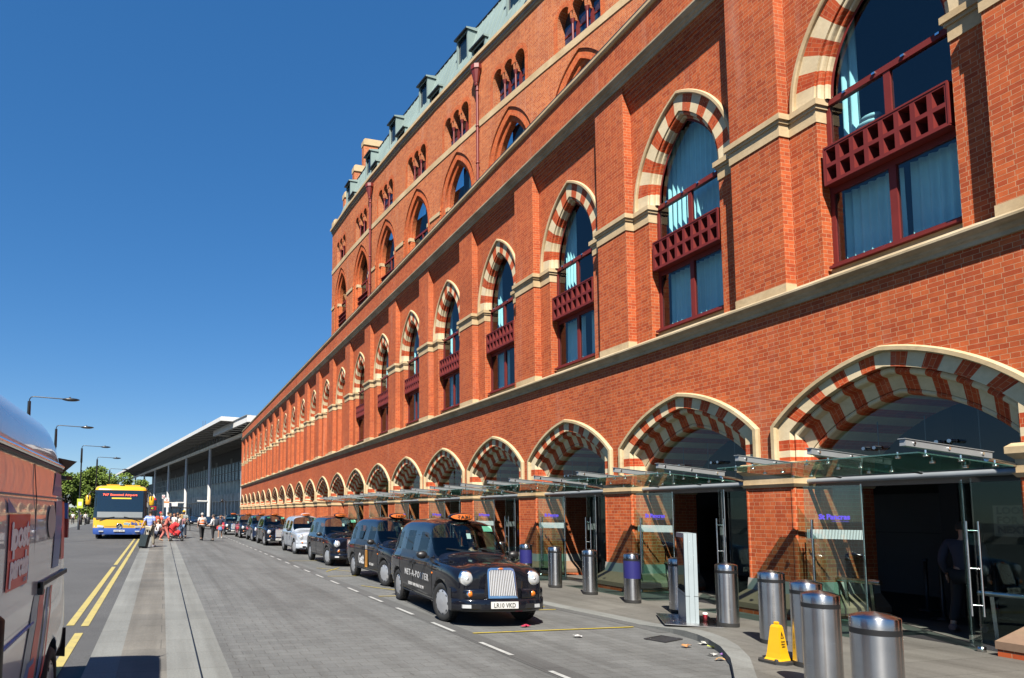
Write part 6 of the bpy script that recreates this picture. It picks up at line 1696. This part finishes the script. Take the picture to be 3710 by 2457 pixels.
P('passenger in blue and white top with a red headscarf', -.30, 47.0, .3, h=1.74, top=(.12, .18, .5), stripes=(.7, .7, .7), cap=(.55, .02, .04), bottom=(.05, .05, .07), arms=relax, group=G_)
P('dark haired man in a bright blue shirt in the queue', .22, 48.4, .7, h=1.72, skn='tan', top=(.03, .2, .55), bottom=(.03, .03, .05), arms=relax, group=G_)
P('red haired woman in a white vest in the queue', .62, 46.6, 2.4, h=1.64, hair=(.13, .03, .015), hair_long=True, top=(.65, .65, .66), bottom=(.2, .02, .03), female=True, arms=relax, group=G_)
P('man in black turning towards the street in the queue', .86, 47.4, pi - .4, h=1.72, skn='tan', top=(.015, .015, .018), bottom=(.02, .02, .03), arms=fold, group=G_)
P('blonde woman in a pink cardigan with a grey bag', 1.08, 44.6, .3, h=1.60, hair=(.45, .28, .10), hair_long=True, top=(.65, .32, .36), bottom=(.15, .25, .4), female=True, arms=relax, group=G_)
P('person in a white T-shirt standing beside the blonde woman', .95, 43.6, 1.2, h=1.58, hair=(.30, .17, .07), top=(.75, .75, .75), bottom=(.14, .2, .33), arms=relax, group=G_)
P('passenger with a red rucksack bending by the coach door', -.36, 45.6, -.9, h=1.66, hair=(.28, .17, .08), top=(.55, .1, .06), bottom=(.22, .02, .03), lean=.2, arms=relax, group=G_)
P('man in a dark red shirt next to the coach mirror', -.95, 47.6, .2, h=1.72, skn='tan', hair=(.08, .02, .012), top=(.3, .05, .05), bottom=(.05, .05, .06), arms=relax, group=G_)
person('pedestrian in a white shirt walking on the far pavement', -13.2, 103, .02, pi, 1.75, 'fair', (.04, .03, .02), (.75, .75, .75), (.02, .02, .03), stride=.2, arms=relax)
person('pedestrian in dark clothes behind the white shirted walker', -12.6, 107, .02, pi - .3, 1.7, 'tan', (.02, .02, .02), (.05, .06, .10), (.03, .03, .05), stride=.15, arms=relax)
person('pedestrian in a white jacket by the litter bin on the far pavement', -11.0, 99, .02, .5, 1.78, 'fair', (.05, .04, .03), (.7, .7, .7), (.06, .06, .07), stride=.1, arms=relax, long_sleeves=True)
person('man walking into the dark entrance hall in a navy shirt', 12.45, 7.62, .08, -pi / 2 + .2, 1.76, 'fair', (.015, .012, .01), (.030, .034, .062), (.008, .008, .010), (.35, .20, .18), long_sleeves=True, stride=.24, arms=((.27, -.05, 1.13), (.25, .08, .92), (-.28, -.04, 1.13), (-.27, .10, .90)))
for i, (lab, c) in enumerate((('driver in a dark jacket at the wheel of the first taxi', (.03, .03, .05)), ('driver in a pink shirt with his arm at the open window of the second taxi', (.45, .25, .22)), ('driver in dark clothes at the wheel of the third taxi', (.025, .025, .03)), ('driver at the wheel of the silver taxi', (.06, .07, .10)))):
    tx, ty, trz = TAXIS[i].location.x, TAXIS[i].location.y, TAXIS[i].rotation_euler.z
    px_, py_ = .36 * .92, -.02
    person(lab, tx + px_ * cos(trz) - py_ * sin(trz), ty + px_ * sin(trz) + py_ * cos(trz), .16, pi + trz, 1.68, 'fair', (.03, .025, .02), c, (.02, .02, .03), sit=True, stride=0, long_sleeves=(i != 1), arms=((.24, .14, 1.14), (.17, .42, 1.22), (-.24, .14, 1.14), (-.17, .42, 1.22)), group='taxi drivers')
# things the people have with them
cs = thing('suitcase', 'dark wheeled suitcase tilted behind the man in the striped polo', 'suitcase', (-1.02, 33.2, gz(-1, 33)))
m = MB(); c_ = plain('suitcase_shell', (.02, .03, .03), .3); up_ = Vector((.20, .30, .93)).normalized(); sd = Vector((.85, -.5, 0)).normalized(); th = up_.cross(sd)
m.obox(Vector((0, 0, .06)) + up_ * .30, sd * .20, th * .125, up_ * .30, c_)
for q in (-.12, -.04, .04, .12): m.bar(Vector((0, 0, .06)) + up_ * .03 + sd * q - th * .126, Vector((0, 0, .06)) + up_ * .57 + sd * q - th * .126, .03, .012, c_); 
m.build('shell', cs); m = MB()
for q in (-.1, .1): m.tube([Vector((0, 0, .06)) + up_ * .58 + sd * q, Vector((0, 0, .06)) + up_ * 1.0 + sd * q], .01, MT['grey'], 6)
m.tube([Vector((0, 0, .06)) + up_ * 1.0 - sd * .11, Vector((0, 0, .06)) + up_ * 1.0 + sd * .11], .014, BLK, 6); m.build('handle', cs)
for q in (-.16, .16): m = MB(); m.lathe([(0, -.02), (.045, -.02), (.045, .02), (0, .02)], Vector((0, 0, .045)) + sd * q, BLK, 10, True, 'x'); m.build('wheel', cs)
pc = thing('pushchair', 'bright red pushchair with black frame in front of the coral woman', 'pushchair', (.66, 40.6, gz(.66, 40.6)), -pi / 2)
RC = cloth((.58, .015, .02)); m = MB(); m.tube([(0, -.18, .42), (0, .08, .44), (0, .22, .62)], [.17, .19, .13], RC, 10); m.tube([(0, -.22, .5), (0, -.26, .80), (0, -.05, 1.0), (0, .14, .92)], [.16, .19, .17, .14], RC, 10); m.build('seat', pc)
m = MB()
for s in (-.2, .2): m.tube([(s, -.55, 1.02), (s, -.2, .62), (s, .35, .12)], .014, BLK, 6); m.tube([(s, -.32, .12), (s, .05, .5)], .014, BLK, 6)
m.tube([(-.2, -.55, 1.02), (.2, -.55, 1.02)], .018, BLK, 6); m.obox((0, -.08, .24), (.17, 0, 0), (0, .2, 0), (0, 0, .08), BLK); m.build('frame', pc)
for s in (-.22, .22):
    for yy in (-.32, .36): m = MB(); m.lathe([(0, -.02), (.095, -.02), (.095, .02), (0, .02)], (s, yy, .095), MT['rubber'], 12, True, 'x'); m.build('wheel', pc)
rk = thing('rucksack', 'red rucksack worn by the passenger bending near the coach', 'rucksack', (-.50, 45.45, gz(0, 45) + 1.0), .4)
m = MB(); m.tube([(0, 0, 0), (0, 0, .08), (0, 0, .38), (0, 0, .46)], [.10, .17, .16, .08], cloth((.6, .09, .04)), 12); m.build('pack', rk); m = MB(); m.ball((0, -.13, .16), (.10, .06, .1), cloth((.68, .68, .66)), 8, 6); m.build('pocket', rk)
rk = thing('rucksack', 'black rucksack on the shoulder of the man in the white shirt', 'rucksack', (3.16, 41.5, gz(3, 41) + .95), .4)
m = MB(); m.tube([(0, 0, 0), (0, 0, .08), (0, 0, .38), (0, 0, .44)], [.08, .13, .13, .06], cloth((.02, .03, .05)), 12); m.build('pack', rk)
for x, y, l in ((-11.6, 98, 'dark litter bin on the far pavement beside the pedestrians'), (-11.2, 104, 'second dark litter bin farther along the far pavement')):
    b = thing('litter_bin', l, 'litter bin', (x, y, .02)); m = MB(); m.lathe([(0, 0), (.28, 0), (.30, .9), (.26, .95)], (0, 0, 0), MT['dark_steel'], 16); m.build('bin', b); m = MB(); m.lathe([(.31, .95), (.31, 1.0), (.1, 1.12), (0, 1.13)], (0, 0, 0), MT['black'], 16); m.build('lid', b)
